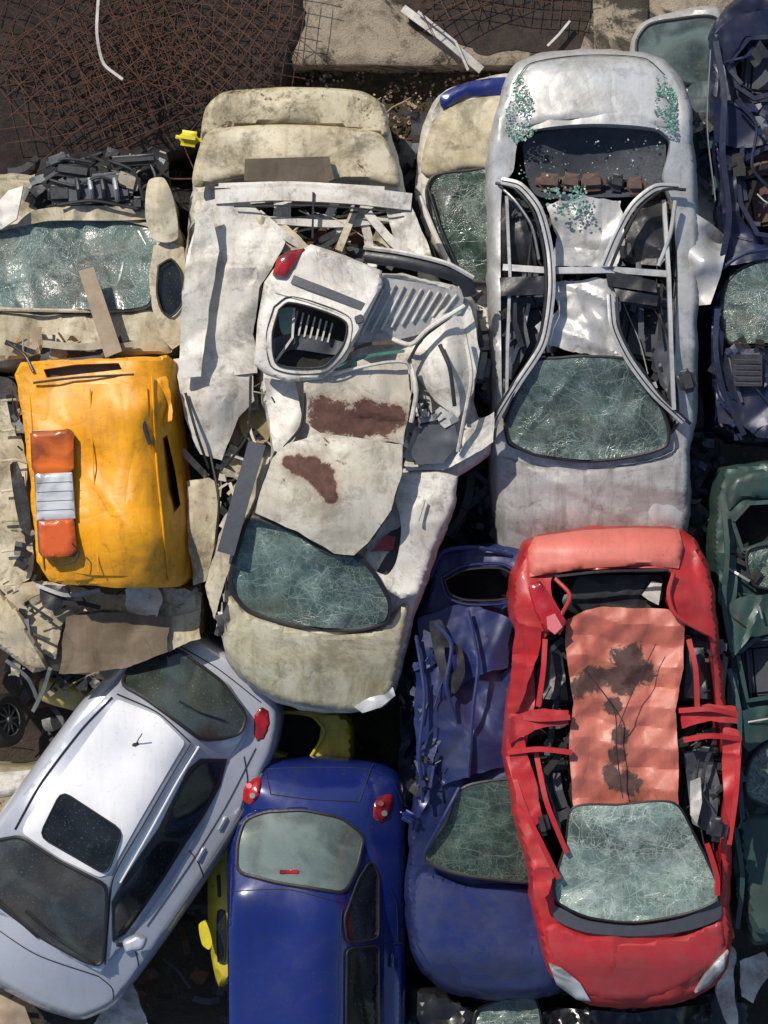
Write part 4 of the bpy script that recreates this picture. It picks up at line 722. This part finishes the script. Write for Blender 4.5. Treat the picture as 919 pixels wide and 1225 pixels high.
for i,pts in enumerate(([(310,255,2.25),(345,285,2.3),(372,300,2.25)],[(430,240,2.3),(415,275,2.32),(380,300,2.3)],[(375,230,2.38),(374,285,2.35)],[(425,250,2.3),(405,300,2.35)],[(440,255,2.3),(470,290,2.3),(500,310,2.3)])): tube(Ac,'chassis_strut',pts,(.03,.02,.008,.03,.035)[i],[P_WHT,BLK,BLK,P_CRM,P_WHT][i],.02,4)
junk(Ac,'engine_parts',[(275,250),(480,250),(500,310),(450,330),(340,300),(300,290)],1.9,2.25,70,[BLK,P_WHT,P_CRM,DARK,RUST],.3,.9,51,wmax=.04,pl=.28)
sheet(Ac,'side_panel',[(248,240),(285,230),(312,252),(342,288),(330,312),(312,345),(304,400),(308,446),(262,448),(214,456),(216,380),(222,310),(236,262)],P_WHT,z=2.35,ctrl=[(270,330,2.46),(290,420,2.38)],cr=.12,crs=.95,edge=3,skirt=.03,step=4,fine=.12,ang=20,label='long crumpled white side panel')
sheet(Ac,'side_panel',[(236,258),(254,250),(262,300),(250,370),(240,450),(215,452),(218,360)],P_WHT,z=2.5,cr=.06,crs=1.2,edge=2,skirt=.03,step=4,ang=20)
sheet(Ac,'front_wing',[(208,430),(250,424),(302,446),(304,480),(286,500),(264,550),(240,545),(222,500)],P_WHT,z=2.3,ctrl=[(250,480,2.4)],cr=.1,crs=1.3,edge=3,skirt=.03,step=4,ang=20)
sheet(Ac,'front_wing',[(224,576),(250,570),(262,580),(258,640),(246,694),(232,700),(226,650)],P_CRM,z=2.2,cr=.07,crs=1.6,edge=3,step=4)
sheet(Ac,'side_panel',[(460,236),(490,240),(510,290),(528,330),(500,322),(480,300),(466,270)],P_WHT,z=2.32,cr=.08,crs=1.5,edge=3,step=4); sheet(Ac,'side_panel',[(286,250),(340,268),(372,296),(350,306),(300,290)],P_CRM,z=2.3,cr=.09,crs=2,edge=4,step=4)
sheet(Ac,'inner_panel',[(286,448),(318,446),(326,500),(318,530),(290,520)],paint('olive_grime',(.28,.23,.1),.8,(.08,.06,.02),.2),z=2.1,cr=.05,crs=2.5)
for pts in ([(252,545,2.3),(262,600,2.34),(258,660,2.28),(266,720,2.2)],[(222,470,2.4),(236,520,2.4),(250,560,2.3)],[(300,450,2.4),(296,520,2.36),(268,560,2.3)]): tube(Ac,'black_trim',pts,.012,BLK,.015)
junk(Ac,'bent_strips',[(215,520),(300,520),(300,620),(270,700),(232,700)],1.8,2.2,30,[P_WHT,BLK,DARK,P_CRM,RUST],.3,.9,52,pl=.3,main=1.4)
# ------------------------------------------------------------ B white wagon
Bc=Thing('wrecked_car','crushed white estate car with rusty folded roof and detached tailgate','car',400,600,1.4,G)
bbz=TPS([(306,440,2.3),(430,330,2.5),(560,350,2.4),(572,500,2.3),(545,600,2.3),(480,800,2.05),(400,854,1.95),(268,780,2.0),(266,690,2.1),(320,540,2.3),(430,480,2.45),(400,640,2.4),(380,790,2.25)])
sheet(Bc,'body',[(306,440),(330,400),(430,330),(560,350),(572,420),(570,500),(588,500),(584,545),(545,575),(545,600),(510,700),(490,760),(472,830),(455,848),(400,854),(330,840),(288,812),(268,780),(266,690),(300,600),(325,540)],P_WHT,z=bbz,lip=10,lipd=.13,skirt=.75,cr=.07,crs=1.6,edge=4,step=5,smooth=True)
lf=TPS([(446,332,2.7),(552,352,2.66),(548,375,2.6),(470,408,2.56),(415,408,2.6),(490,370,2.66)])
sheet(Bc,'load_floor',[(446,330),(500,338),(556,350),(552,374),(510,398),(470,408),(412,410),(428,370)],P_SILB,z=lf,cr=.012,smooth=False,skirt=.03)
for k in range(10): stube(Bc,'floor_rib',[(452+k*10.5,337+k*1.7),(420+k*12.2,404-k*3.2)],lf,.018,.011,P_WHT,.012,6,False)
tube(Bc,'rear_bumper',[(438,306,2.66),(480,312,2.74),(530,324,2.76),(556,336,2.72),(562,352,2.66)],.06,BLK,.045,8); tube(Bc,'rear_bumper_edge',[(436,296,2.7),(480,302,2.78),(534,315,2.8),(566,332,2.74)],.02,P_WHT,.03,6)
tg=[(334,370),(345,362),(380,370),(414,386),(411,412),(388,438),(350,440),(330,434),(326,400)]
tz=TPS([(318,325,2.75),(372,292,2.85),(455,325,2.85),(415,430,2.93),(385,455,2.85),(305,440,2.75),(308,380,2.78)])
sheet(Bc,'tailgate',[(316,338),(330,318),(372,292),(412,305),(457,324),(458,340),(436,385),(414,430),(386,453),(345,457),(318,448),(304,436),(308,385)],P_WHT,z=tz,holes=[tg],lip=4,lipd=.035,skirt=.05,cr=.018,crs=1.4,step=4,smooth=False,label='detached white tailgate with empty window opening')
stube(Bc,'tailgate_window_frame',tg+[tg[0]],tz,.015,.009,BLK,.01); stube(Bc,'tailgate_window_frame',offset(tg,7)+[offset(tg,7)[0]],tz,.008,.006,GRY,.008)
stube(Bc,'rubbing_strip',[(350,334),(392,350),(434,367)],tz,.014,.034,GRY,.01,4,False); box(Bc,'rubbing_strip',430,382,2.93,.07,.07,.02,20,GRY,.01); stube(Bc,'tailgate_crease',[(330,350),(372,362),(424,382)],tz,.008,.006,P_WHT)
sheet(Bc,'inner_panel',[(322,360),(420,360),(420,448),(322,448)],DARK,z=2.5,cr=.05,crs=4,smooth=False)
sheet(Bc,'inner_trim',[(328,405),(360,400),(412,410),(405,424),(350,418),(330,426)],GRY,z=2.58,cr=.04,crs=4,step=4); sheet(Bc,'inner_trim',[(334,372),(350,368),(352,396),(338,400)],GREEN2,z=2.6,cr=.03,crs=4,step=4)
for k in range(7): tube(Bc,'inner_slat',[(356+k*7,372+k*2.4,2.6),(350+k*7,400+k*1.6,2.61)],.007,WHT,.006,4,False)
tube(Bc,'inner_frame',[(330,432,2.64),(350,404,2.66),(352,368,2.66)],.01,P_WHT,.012,4,False)
sheet(Bc,'tail_light',[(326,328),(332,308),(345,300),(364,297),(352,318),(340,332)],L_RED,z=2.86,skirt=.08,step=3,ctrl=[(344,314,2.88)],smooth=False,lip=3,lipd=.02)
RC=(.055,.024,.017)
P_R1=paint('rear_roof_paint',(.6,.57,.5),.6,(.32,.25,.15),.33,.5,0,.5,moss=.5,blobs=Bc.bl([(385,488,16),(400,500,20),(420,506,18),(440,502,22),(460,502,20),(474,498,12),(384,510,14),(430,518,10)],2.72),bcol=RC,bn=2.8,wrk=.3)
P_R2=paint('front_roof_paint',(.6,.57,.49),.6,(.32,.25,.15),.4,.5,0,.5,moss=.5,blobs=Bc.bl([(346,552,9),(358,556,13),(372,561,15),(384,570,17),(391,582,13),(396,594,9)],2.85),bcol=RC,bn=1.6,wrk=.25)
sheet(Bc,'roof',[(362,470),(372,450),(418,440),(488,432),(492,480),(484,530),(430,528),(385,520),(366,505)],P_R1,z=2.72,cr=.06,crs=1.3,edge=3,skirt=.03,step=4,ang=20,label='rear roof section with brown rust patch')
rz=TPS([(330,545,2.75),(385,522,2.8),(478,534,2.8),(470,600,2.82),(425,665,2.7),(306,614,2.62),(400,590,2.86)])
sheet(Bc,'roof',[(326,548),(345,530),(385,518),(430,524),(482,532),(480,570),(468,610),(440,650),(424,664),(400,662),(360,638),(306,614),(314,580)],P_R2,z=rz,cr=.055,crs=1.0,edge=2,skirt=.035,step=4,smooth=False,ang=20,label='front roof section bent over the windscreen')
wz=TPS([(300,622,2.55),(345,632,2.6),(385,660,2.6),(430,668,2.6),(465,720,2.45),(420,752,2.35),(350,745,2.35),(278,690,2.42),(360,700,2.42)])
window(Bc,'windscreen',[(300,622),(330,630),(352,638),(385,660),(428,668),(448,690),(464,722),(460,742),(420,752),(350,746),(300,730),(280,708),(278,688),(288,652)],wz,G_SH1,trim=5,cr=.07,crs=1.3)
hz=TPS([(268,700,2.3),(300,742,2.4),(400,762,2.42),(470,740,2.35),(490,705,2.3),(470,820,2.15),(400,848,2.1),(330,834,2.12),(272,785,2.15),(380,800,2.32)])
sheet(Bc,'hood',[(270,696),(282,718),(305,738),(350,752),(400,760),(452,752),(480,725),(490,716),(484,760),(470,822),(455,846),(400,850),(330,836),(290,810),(271,780)],P_CRMH,z=hz,lip=5,lipd=.05,skirt=.05,cr=.015,crs=1.0,step=5,label='grimy yellowed white bonnet')
sheet(Bc,'headlight',[(424,846),(446,830),(470,822),(473,832),(456,846),(434,853)],L_WHT,z=2.12,ctrl=[(450,840,2.15)],skirt=.1,step=3,smooth=False)
dh=[(438,672),(462,612),(472,598),(480,632),(474,672),(462,688)]
sheet(Bc,'door',[(476,566),(520,562),(548,570),(544,602),(520,655),(500,712),(480,716),(452,700),(430,682),(456,612)],P_WHT,z=2.5,ctrl=[(520,620,2.56)],holes=[dh],lip=3,lipd=.025,cr=.035,crs=1.3,skirt=.05,step=4,smooth=False)
sheet(Bc,'door_opening_trim',offset(dh,4),BLK,z=2.4); tube(Bc,'door_handle',[(508,598,2.64),(500,624,2.64)],.012,WHT); sheet(Bc,'red_seat_fabric',[(444,660),(462,640),(474,642),(470,658)],L_RED,z=2.44,cr=.02,smooth=False)
sheet(Bc,'quarter_panel',[(520,372),(562,360),(574,420),(566,470),(548,500),(520,480),(488,432),(512,400)],P_WHT,z=2.6,ctrl=[(545,430,2.68)],cr=.06,crs=1.4,edge=3,skirt=.04,step=4,ang=20)
tube(Bc,'window_slot_trim',[(526,412,2.76),(538,440,2.78),(544,486,2.74)],.018,BLK,.015); tube(Bc,'window_slot_trim',[(488,434,2.75),(505,405,2.78),(540,378,2.74)],.014,BLK,.015); tube(Bc,'bent_pillar',[(470,406,2.72),(492,412,2.78),(512,394,2.8),(556,366,2.76)],.02,P_WHT,.02); tube(Bc,'bent_pillar',[(492,436,2.76),(498,468,2.78),(492,505,2.72)],.02,P_WHT,.02); tube(Bc,'bent_pillar',[(556,400,2.74),(564,450,2.76),(556,498,2.7),(548,540,2.6)],.018,P_WHT,.02)
sheet(Bc,'wheel_arch',[(482,548),(500,505),(545,500),(562,508),(592,492),(590,530),(560,548),(530,562),(486,562)],P_WHT,z=2.5,cr=.07,crs=1.8,edge=3,skirt=.04,step=4)
sheet(Bc,'arch_liner',[(492,540),(506,508),(544,508),(550,530),(530,554),(496,556)],GRY,z=2.6,cr=.03,crs=2.5,step=4,smooth=False)
sheet(Bc,'side_panel',[(316,452),(352,458),(362,500),(350,532),(328,545),(322,500)],P_WHT,z=2.5,cr=.08,crs=1.6,edge=3,step=4)
sheet(Bc,'side_panel',[(308,560),(326,552),(310,600),(290,640),(272,690),(256,740),(246,700),(262,640),(290,590)],P_CRM,z=2.4,cr=.06,crs=1.4,edge=3,step=4)
tube(Bc,'seat_belt',[(308,530,2.62),(290,590,2.64),(270,662,2.6)],.07,GRY,.012,4,False); tube(Bc,'window_frame',[(370,460,2.7),(420,442,2.78),(486,434,2.78),(496,470,2.7)],.014,P_WHT,.02)
tube(Bc,'window_frame',[(480,410,2.72),(440,412,2.74),(410,424,2.76),(390,442,2.74)],.014,BROWN,.012,4); tube(Bc,'window_frame',[(484,420,2.72),(440,426,2.74),(404,440,2.76)],.012,GREEN,.01,4)
for pts in ([(364,470,2.76),(360,510,2.76),(340,535,2.74)],[(484,548,2.7),(470,600,2.72),(440,655,2.7)],[(330,540,2.66),(306,600,2.6),(290,640,2.5)]): tube(Bc,'body_pillar',pts,.012,BLK,.018)
junk(Bc,'torn_metal_strips',[(485,430),(520,480),(540,500),(495,505),(484,540),(476,570),(490,470)],2.4,2.66,30,[P_WHT,BLK,DARK,GRY,ALU],.2,.6,61,pl=.2)
junk(Bc,'torn_metal_strips',[(300,440),(330,455),(320,540),(300,600),(262,640),(258,600),(296,530)],2.1,2.5,26,[P_CRM,BLK,DARK,P_WHT,RUST],.3,.8,62,main=1.5,pl=.2)
junk(Bc,'torn_metal_strips',[(255,690),(275,640),(285,650),(276,700),(268,760),(250,740)],2.0,2.3,16,[BLK,P_WHT,GRY],.3,.6,63,main=1.5,pl=.2)
# ------------------------------------------------------------ L white & blue car
Lc=Thing('wrecked_car','narrow glimpse of white car with blue front edge and dark windscreen','car',550,260,.8,G)
sheet(Lc,'body',[(500,190),(506,150),(525,115),(560,98),(620,94),(620,480),(575,480),(560,400),(540,330),(505,270),(497,230)],P_WHT,z=1.6,lip=8,lipd=.1,skirt=.8,cr=.04,crs=1.6,edge=3,smooth=True)
sheet(Lc,'blue_trim_strip',[(527,114),(560,98),(612,93),(612,112),(560,116),(530,130)],P_BLU,z=1.66,lip=4,lipd=.03,skirt=.04)
sheet(Lc,'hood',[(504,205),(512,160),(530,134),(560,120),(606,116),(606,200),(560,202),(515,212)],P_CRM,z=1.66,ctrl=[(560,160,1.7)],lip=4,lipd=.03,skirt=.04,cr=.03)
window(Lc,'windscreen',[(512,228),(520,212),(560,206),(606,204),(606,330),(560,335),(538,318),(520,270)],flat(1.64),G_SH3,trim=4,cr=.06,crs=1.6)
tube(Lc,'window_frame',[(502,235,1.7),(520,280,1.74),(545,330,1.74),(560,345,1.7)],.025,P_WHT,.02); tube(Lc,'window_frame',[(512,225,1.7),(528,275,1.73),(548,322,1.73)],.012,BLK,.02)
junk(Lc,'bent_strips',[(545,340),(590,335),(590,470),(575,470),(560,400)],1.65,1.9,28,[P_WHT,BLK,GRY,ALU,RUST],.3,.8,71,main=1.4,pl=.2)
# ------------------------------------------------------------ N teal car
Nc=Thing('wrecked_car','dark teal car with dusty windscreen beside the concrete wall','car',810,90,.6,G)
sheet(Nc,'body',[(757,50),(765,30),(790,18),(860,10),(880,100),(870,300),(815,300),(800,120),(760,100)],P_SIL,z=1.65,lip=6,lipd=.08,skirt=.7,cr=.03,crs=2)
window(Nc,'windscreen',[(764,48),(776,32),(800,26),(856,24),(858,96),(820,98),(800,84),(765,66)],flat(1.68),G_BLUE,trim=4,label='dusty pale windscreen')
sheet(Nc,'roof',[(824,104),(858,100),(864,200),(842,222),(828,180)],P_TEA,z=1.75,cr=.04,crs=2); junk(Nc,'bent_strips',[(828,120),(860,120),(860,300),(835,300)],1.75,2.0,16,[NAVY,BLK,TEAL,ALU],.2,.6,72,pl=.2)
# ------------------------------------------------------------ M navy wreck
Mc=Thing('wrecked_car','mangled dark navy car with twisted roof frame and broken windscreen','car',900,260,1.0,G)
mz=prof([(0,2.1),(540,2.05)],900,60,.04)
mh=[(874,72),(896,46),(960,42),(960,104),(902,118),(882,104)]; mh2=[(880,196),(914,178),(960,172),(960,290),(906,280),(886,244)]
sheet(Mc,'body',[(852,40),(866,8),(900,-20),(990,-20),(990,535),(890,530),(858,510),(850,440),(848,380),(870,320),(862,240),(850,150)],P_NAV,z=mz,holes=[mh,mh2],lip=6,lipd=.1,skirt=.8,cr=.09,crs=1.8,edge=6,step=4,hs_smooth=False)
sheet(Mc,'cabin_floor',offset(mh,8),DARK,z=1.7,cr=.05,crs=4); sheet(Mc,'cabin_floor',offset(mh2,8),DARK,z=1.7,cr=.05,crs=4); seat(Mc,918,240,1.85,10,BROWN); seat(Mc,920,84,1.85,-5,GRY)
for hh in (mh,mh2): tube(Mc,'window_frame',[(p[0],p[1],2.18) for p in hh]+[(*hh[0],2.18)],.02,P_NAV,.025,4,False)
window(Mc,'windscreen',[(868,345),(885,325),(920,312),(980,310),(980,408),(920,410),(872,408),(864,380)],mz,G_SH1,trim=4,dz=.1,cr=.06,crs=1.6)
for pl,c_ in (([(868,418),(920,415),(980,415),(980,530),(905,524),(880,500),(866,450)],.08),([(856,40),(880,18),(925,10),(980,10),(980,38),(892,44),(868,84)],.06),([(852,114),(885,124),(980,114),(980,166),(880,178),(856,170)],.08),([(862,200),(878,206),(886,260),(904,292),(980,298),(980,312),(890,314),(870,318),(864,260)],.07),([(850,390),(866,400),(866,470),(880,510),(860,505)],.07)): sheet(Mc,'body_panel',pl,P_NAV,z=2.18,cr=c_,crs=1.9,edge=4,step=3.5,skirt=.03,ang=20)
tube(Mc,'roof_frame',[(856,50,2.28),(866,110,2.32),(864,180,2.32),(872,260,2.28),(862,320,2.22)],.024,P_NAV,.016,4); tube(Mc,'roof_frame',[(862,322,2.24),(890,304,2.3),(925,298,2.28)],.018,NAVY,.02,6); tube(Mc,'roof_frame',[(858,370,2.24),(856,420,2.28),(866,470,2.24),(890,520,2.18)],.022,P_NAV,.016,4); tube(Mc,'roof_frame',[(880,120,2.3),(905,150,2.33),(900,200,2.33),(925,230,2.3)],.014,P_NAV,.02,6)
junk(Mc,'twisted_frame_scrap',[(856,30),(925,10),(925,300),(870,310),(862,200)],2.0,2.28,46,[NAVY,BLK,P_NAV,DARK,GRY,BROWN,ALU],.2,.6,81,wmax=.02,pl=.2)
junk(Mc,'twisted_frame_scrap',[(852,340),(868,340),(868,410),(925,415),(925,525),(880,520),(852,480)],2.05,2.28,34,[NAVY,BLK,P_NAV,DARK,GRY,ALU],.2,.5,82,wmax=.02,pl=.18)
sheet(Mc,'grille',[(874,424),(912,424),(912,462),(878,462)],BLK,z=2.3,cr=.02,smooth=False,step=5)
for k in range(5): tube(Mc,'grille_bar',[(878,430+k*7,2.34),(908,431+k*7,2.34)],.004,GRY)
tube(Mc,'pale_trim_strip',[(906,232,2.32),(914,240,2.33),(925,246,2.33)],.006,WHT); tube(Mc,'door_edge',[(850,60,2.2),(846,150,2.2),(856,240,2.2)],.006,ALU,.02)
# ------------------------------------------------------------ O green wreck
Oc=Thing('wrecked_car','crushed dark green car with torn doors and cracked glass','car',900,840,1.0,G)
oz=prof([(550,2.1),(1150,2.0)],900,60,.04)
oh=[(876,624),(896,602),(960,598),(960,636),(888,658)]; oh2=[(882,782),(904,764),(960,762),(960,828),(894,838)]
sheet(Oc,'body',[(858,580),(866,560),(900,553),(990,553),(990,1120),(900,1130),(878,1080),(872,1000),(885,900),(868,800),(856,700),(852,640)],P_GRN,z=oz,holes=[oh,oh2],lip=6,lipd=.1,skirt=.8,cr=.075,crs=1.8,edge=5,step=4,hs_smooth=False)
sheet(Oc,'cabin_floor',offset(oh,8),DARK,z=1.8); sheet(Oc,'cabin_floor',offset(oh2,8),DARK,z=1.7,cr=.05,crs=3); seat(Oc,922,800,1.85,5,GRY)
for hh in (oh,oh2): tube(Oc,'window_frame',[(p[0],p[1],2.15) for p in hh]+[(*hh[0],2.15)],.018,P_GRN,.025,4,False)
sheet(Oc,'boot_lid',[(868,590),(880,570),(920,560),(990,560),(990,592),(890,598),(872,616)],P_GRN,z=2.15,cr=.04,skirt=.04,lip=5,lipd=.04)
for pl in ([(868,726),(884,712),(990,708),(990,756),(896,760),(878,786),(870,770)],[(880,850),(925,842),(990,842),(990,878),(925,882),(895,900),(884,886)],[(858,660),(880,664),(884,712),(872,740),(860,720)],[(872,800),(882,806),(884,850),(876,880),(870,840)]): sheet(Oc,'door_skin',pl,P_GRN,z=2.2,cr=.07,crs=1.8,edge=4,step=3.5,ang=20)
window(Oc,'windscreen',[(900,910),(930,884),(990,884),(990,960),(930,965),(895,950)],oz,G_SH1,trim=4,dz=.12,cr=.05,crs=1.6)
window(Oc,'side_window',[(895,660),(925,652),(990,652),(990,696),(905,700)],oz,G_SH3,trim=3,dz=.12,cr=.05)
sheet(Oc,'hood',[(884,980),(930,975),(990,975),(990,1110),(905,1115),(890,1060)],P_GRN,z=2.15,cr=.05,crs=1.4,skirt=.04,lip=5,lipd=.04)
for i,pts in enumerate(([(866,610,2.25),(870,660,2.3),(866,720,2.3),(876,780,2.25)],[(872,800,2.25),(884,850,2.3),(884,920,2.3),(888,980,2.22)],[(880,990,2.2),(888,1050,2.25),(882,1110,2.15)])): tube(Oc,'door_frame',pts,.02,[P_GRN,P_TEA,P_GRN][i],.016,4)
tube(Oc,'door_handle',[(908,725,2.32),(912,740,2.32)],.01,ALU); tube(Oc,'door_edge_strip',[(895,864,2.3),(930,858,2.3)],.008,WHT); tube(Oc,'door_edge_strip',[(870,640,2.2),(866,690,2.25)],.007,ALU)
junk(Oc,'torn_door_parts',[(856,650),(890,650),(915,720),(910,760),(880,760),(862,720)],2.0,2.25,32,[TEAL,BLK,P_GRN,DARK,RUST,ALU],.2,.6,91,pl=.18,wmax=.02)
junk(Oc,'torn_door_parts',[(880,840),(925,860),(925,890),(900,905),(900,1000),(880,1000)],2.0,2.25,32,[TEAL,BLK,P_GRN,DARK,ALU,WHT],.2,.6,92,pl=.18,wmax=.02)
# ------------------------------------------------------------ small extra wrecks in the gaps
T=Thing('wrecked_car','dark blue-green wreck glimpsed between neighbouring cars','car',845,590,.3,G)
sheet(T,'body',[(540,520),(600,540),(860,510),(866,640),(850,700),(560,680),(520,640)],P_NAV,z=1.2,cr=.12,crs=2.5,skirt=.8,lip=10,lipd=.1,edge=5); junk(T,'torn_door_parts',[(826,520),(866,520),(862,640),(828,640)],1.3,1.8,30,[NAVY,TEAL,BLK,P_NAV,ALU],.2,.8,93,pl=.2); junk(T,'torn_door_parts',[(530,560),(590,545),(600,640),(520,660)],1.3,1.6,30,[NAVY,BLK,P_NAV,GRY,ALU],.2,.8,94,pl=.2)
T=Thing('wrecked_car','black and teal wreck edge showing under the red car','car',690,1210,.3,G)
sheet(T,'body',[(480,1170),(560,1200),(680,1205),(860,1180),(900,1200),(900,1300),(480,1300)],paint('black_paint',(.01,.011,.014),.3,(.035,.035,.035),0,.25),z=1.0,cr=.1,crs=2.5,skirt=.7,lip=10,lipd=.1,edge=4)
window(T,'windscreen',[(570,1212),(590,1200),(640,1196),(640,1280),(570,1280)],flat(1.08),G_SH1,trim=3,cr=.05); sheet(T,'torn_plastic_sheet',[(660,1205),(760,1212),(850,1200),(860,1260),(660,1260)],plain('black_film',(.008,.008,.01),.2),z=1.15,cr=.13,crs=2.5,step=4)
T=Thing('wrecked_car','black car remains in the narrow gap beside the blue coupe','car',495,880,.2,G)
sheet(T,'body',[(478,790),(500,780),(512,900),(505,1000),(492,1060),(478,960)],P_NAV,z=1.0,cr=.12,crs=3,skirt=.7,edge=4); sheet(T,'torn_plastic_sheet',[(478,800),(498,800),(500,850),(482,870)],BLK,z=1.2,cr=.12,crs=4,step=4)
T=Thing('broken_bumper','broken white bumper hanging beside the red bonnet','bumper',875,1170,1.0)
sheet(T,'bumper_skin',[(868,1130),(880,1140),(878,1180),(884,1225),(870,1228),(858,1190)],P_WHT,z=1.5,cr=.05,crs=3,edge=4,skirt=.08); sheet(T,'torn_trim',[(884,1150),(915,1138),(925,1160),(900,1200),(888,1190)],P_WHT,z=1.45,cr=.08,crs=3,edge=5)
box(T,'yellow_clip',874,1116,1.9,.06,.1,.03,10,P_YEL,.01)
T=Thing('wrecked_car','pale scrap car panels lying by the silver-grey hatchback','car',20,950,.2,G)
sheet(T,'body',[(-80,925),(20,918),(62,916),(60,935),(20,990),(-80,1010)],P_CRD,z=.95,cr=.03,skirt=.5,lip=6,lipd=.05); sheet(T,'bumper',[(-60,932),(30,922),(66,918),(56,938),(20,950),(-60,962)],P_WHT,z=1.02,lip=5,lipd=.05,skirt=.08)
T=Thing('scrap_panel','dirty torn white bodywork panel lying on the soil','scrap panel',140,1195,.4)
sheet(T,'torn_panel',[(150,1165),(165,1190),(178,1225),(170,1260),(90,1260),(108,1225),(130,1195)],P_WHT,z=.9,cr=.08,crs=2,edge=6); sheet(T,'torn_flap',[(0,1190),(30,1205),(50,1260),(-20,1260)],WOOD,z=.9,cr=.08,crs=3)
def debris(name,lab,poly,z0,z1,n,mats,seed,hi=.3,pl=.25):
    o=junk(None,name,poly,z0,z1,n,mats,.06,hi,seed,wmax=.03,pl=pl); o['kind']='stuff'; o['label']=lab; o['category']='scrap debris'
debris('scrap_debris','small mixed metal and plastic scrap strewn in the dark gaps',[(-20,700),(480,700),(500,1230),(-20,1230)],.08,.5,300,[DARK,BLK,RUST,GRY,WOOD],100,.4)
debris('scrap_debris','dark plastic and metal bits packed between crushed cars',[(480,560),(900,560),(900,1230),(480,1230)],.3,.9,300,[DARK,BLK,NAVY,GRY,TEAL],101,.6,.4)
debris('scrap_debris','broken car parts and scrap strewn among upper wrecks',[(-20,110),(600,110),(600,560),(-20,560)],.9,1.4,320,[DARK,BLK,RUST,GRY,WOOD],102,.5,.3)
o=flakes(None,'leaf_litter',[(350,82),(600,84),(590,150),(480,200),(460,130),(340,100)],flat(.98),700,.018,[BROWN,WOOD,RUST,DARK,DARK],103); o['label']='brown leaves and rust flakes on the soil by the wall'; o['category']='leaves'

# ------------------------------------------------------------ camera, light
cam=bpy.data.cameras.new('camera'); co=bpy.data.objects.new('camera',cam); COL.objects.link(co)
co.location=(0,0,H); co.rotation_euler=(0,0,0); cam.sensor_fit='VERTICAL'; cam.angle=2*math.atan((1225/144/2)/20.0); cam.clip_end=2000; S.camera=co
w=bpy.data.worlds.new('World'); S.world=w; w.use_nodes=True; nt=w.node_tree
sky=nt.nodes.new('ShaderNodeTexSky'); sky.sky_type='NISHITA'; sky.sun_disc=False
d=Vector((.55,-.68,-1.0)); el=math.atan2(1,math.hypot(d.x,d.y)); sky.sun_elevation=el; sky.sun_rotation=math.atan2(-d.x,-d.y)
bg=nt.nodes['Background']; bg.inputs['Strength'].default_value=.12; nt.links.new(sky.outputs[0],bg.inputs[0])
sn=bpy.data.lights.new('sun','SUN'); sn.energy=4.3; sn.angle=math.radians(.6); sn.color=(1,.93,.82)
so=bpy.data.objects.new('sun',sn); COL.objects.link(so); so.rotation_euler=d.to_track_quat('-Z','Y').to_euler()
S.view_settings.view_transform='Standard'; S.view_settings.look='None'; S.view_settings.exposure=0
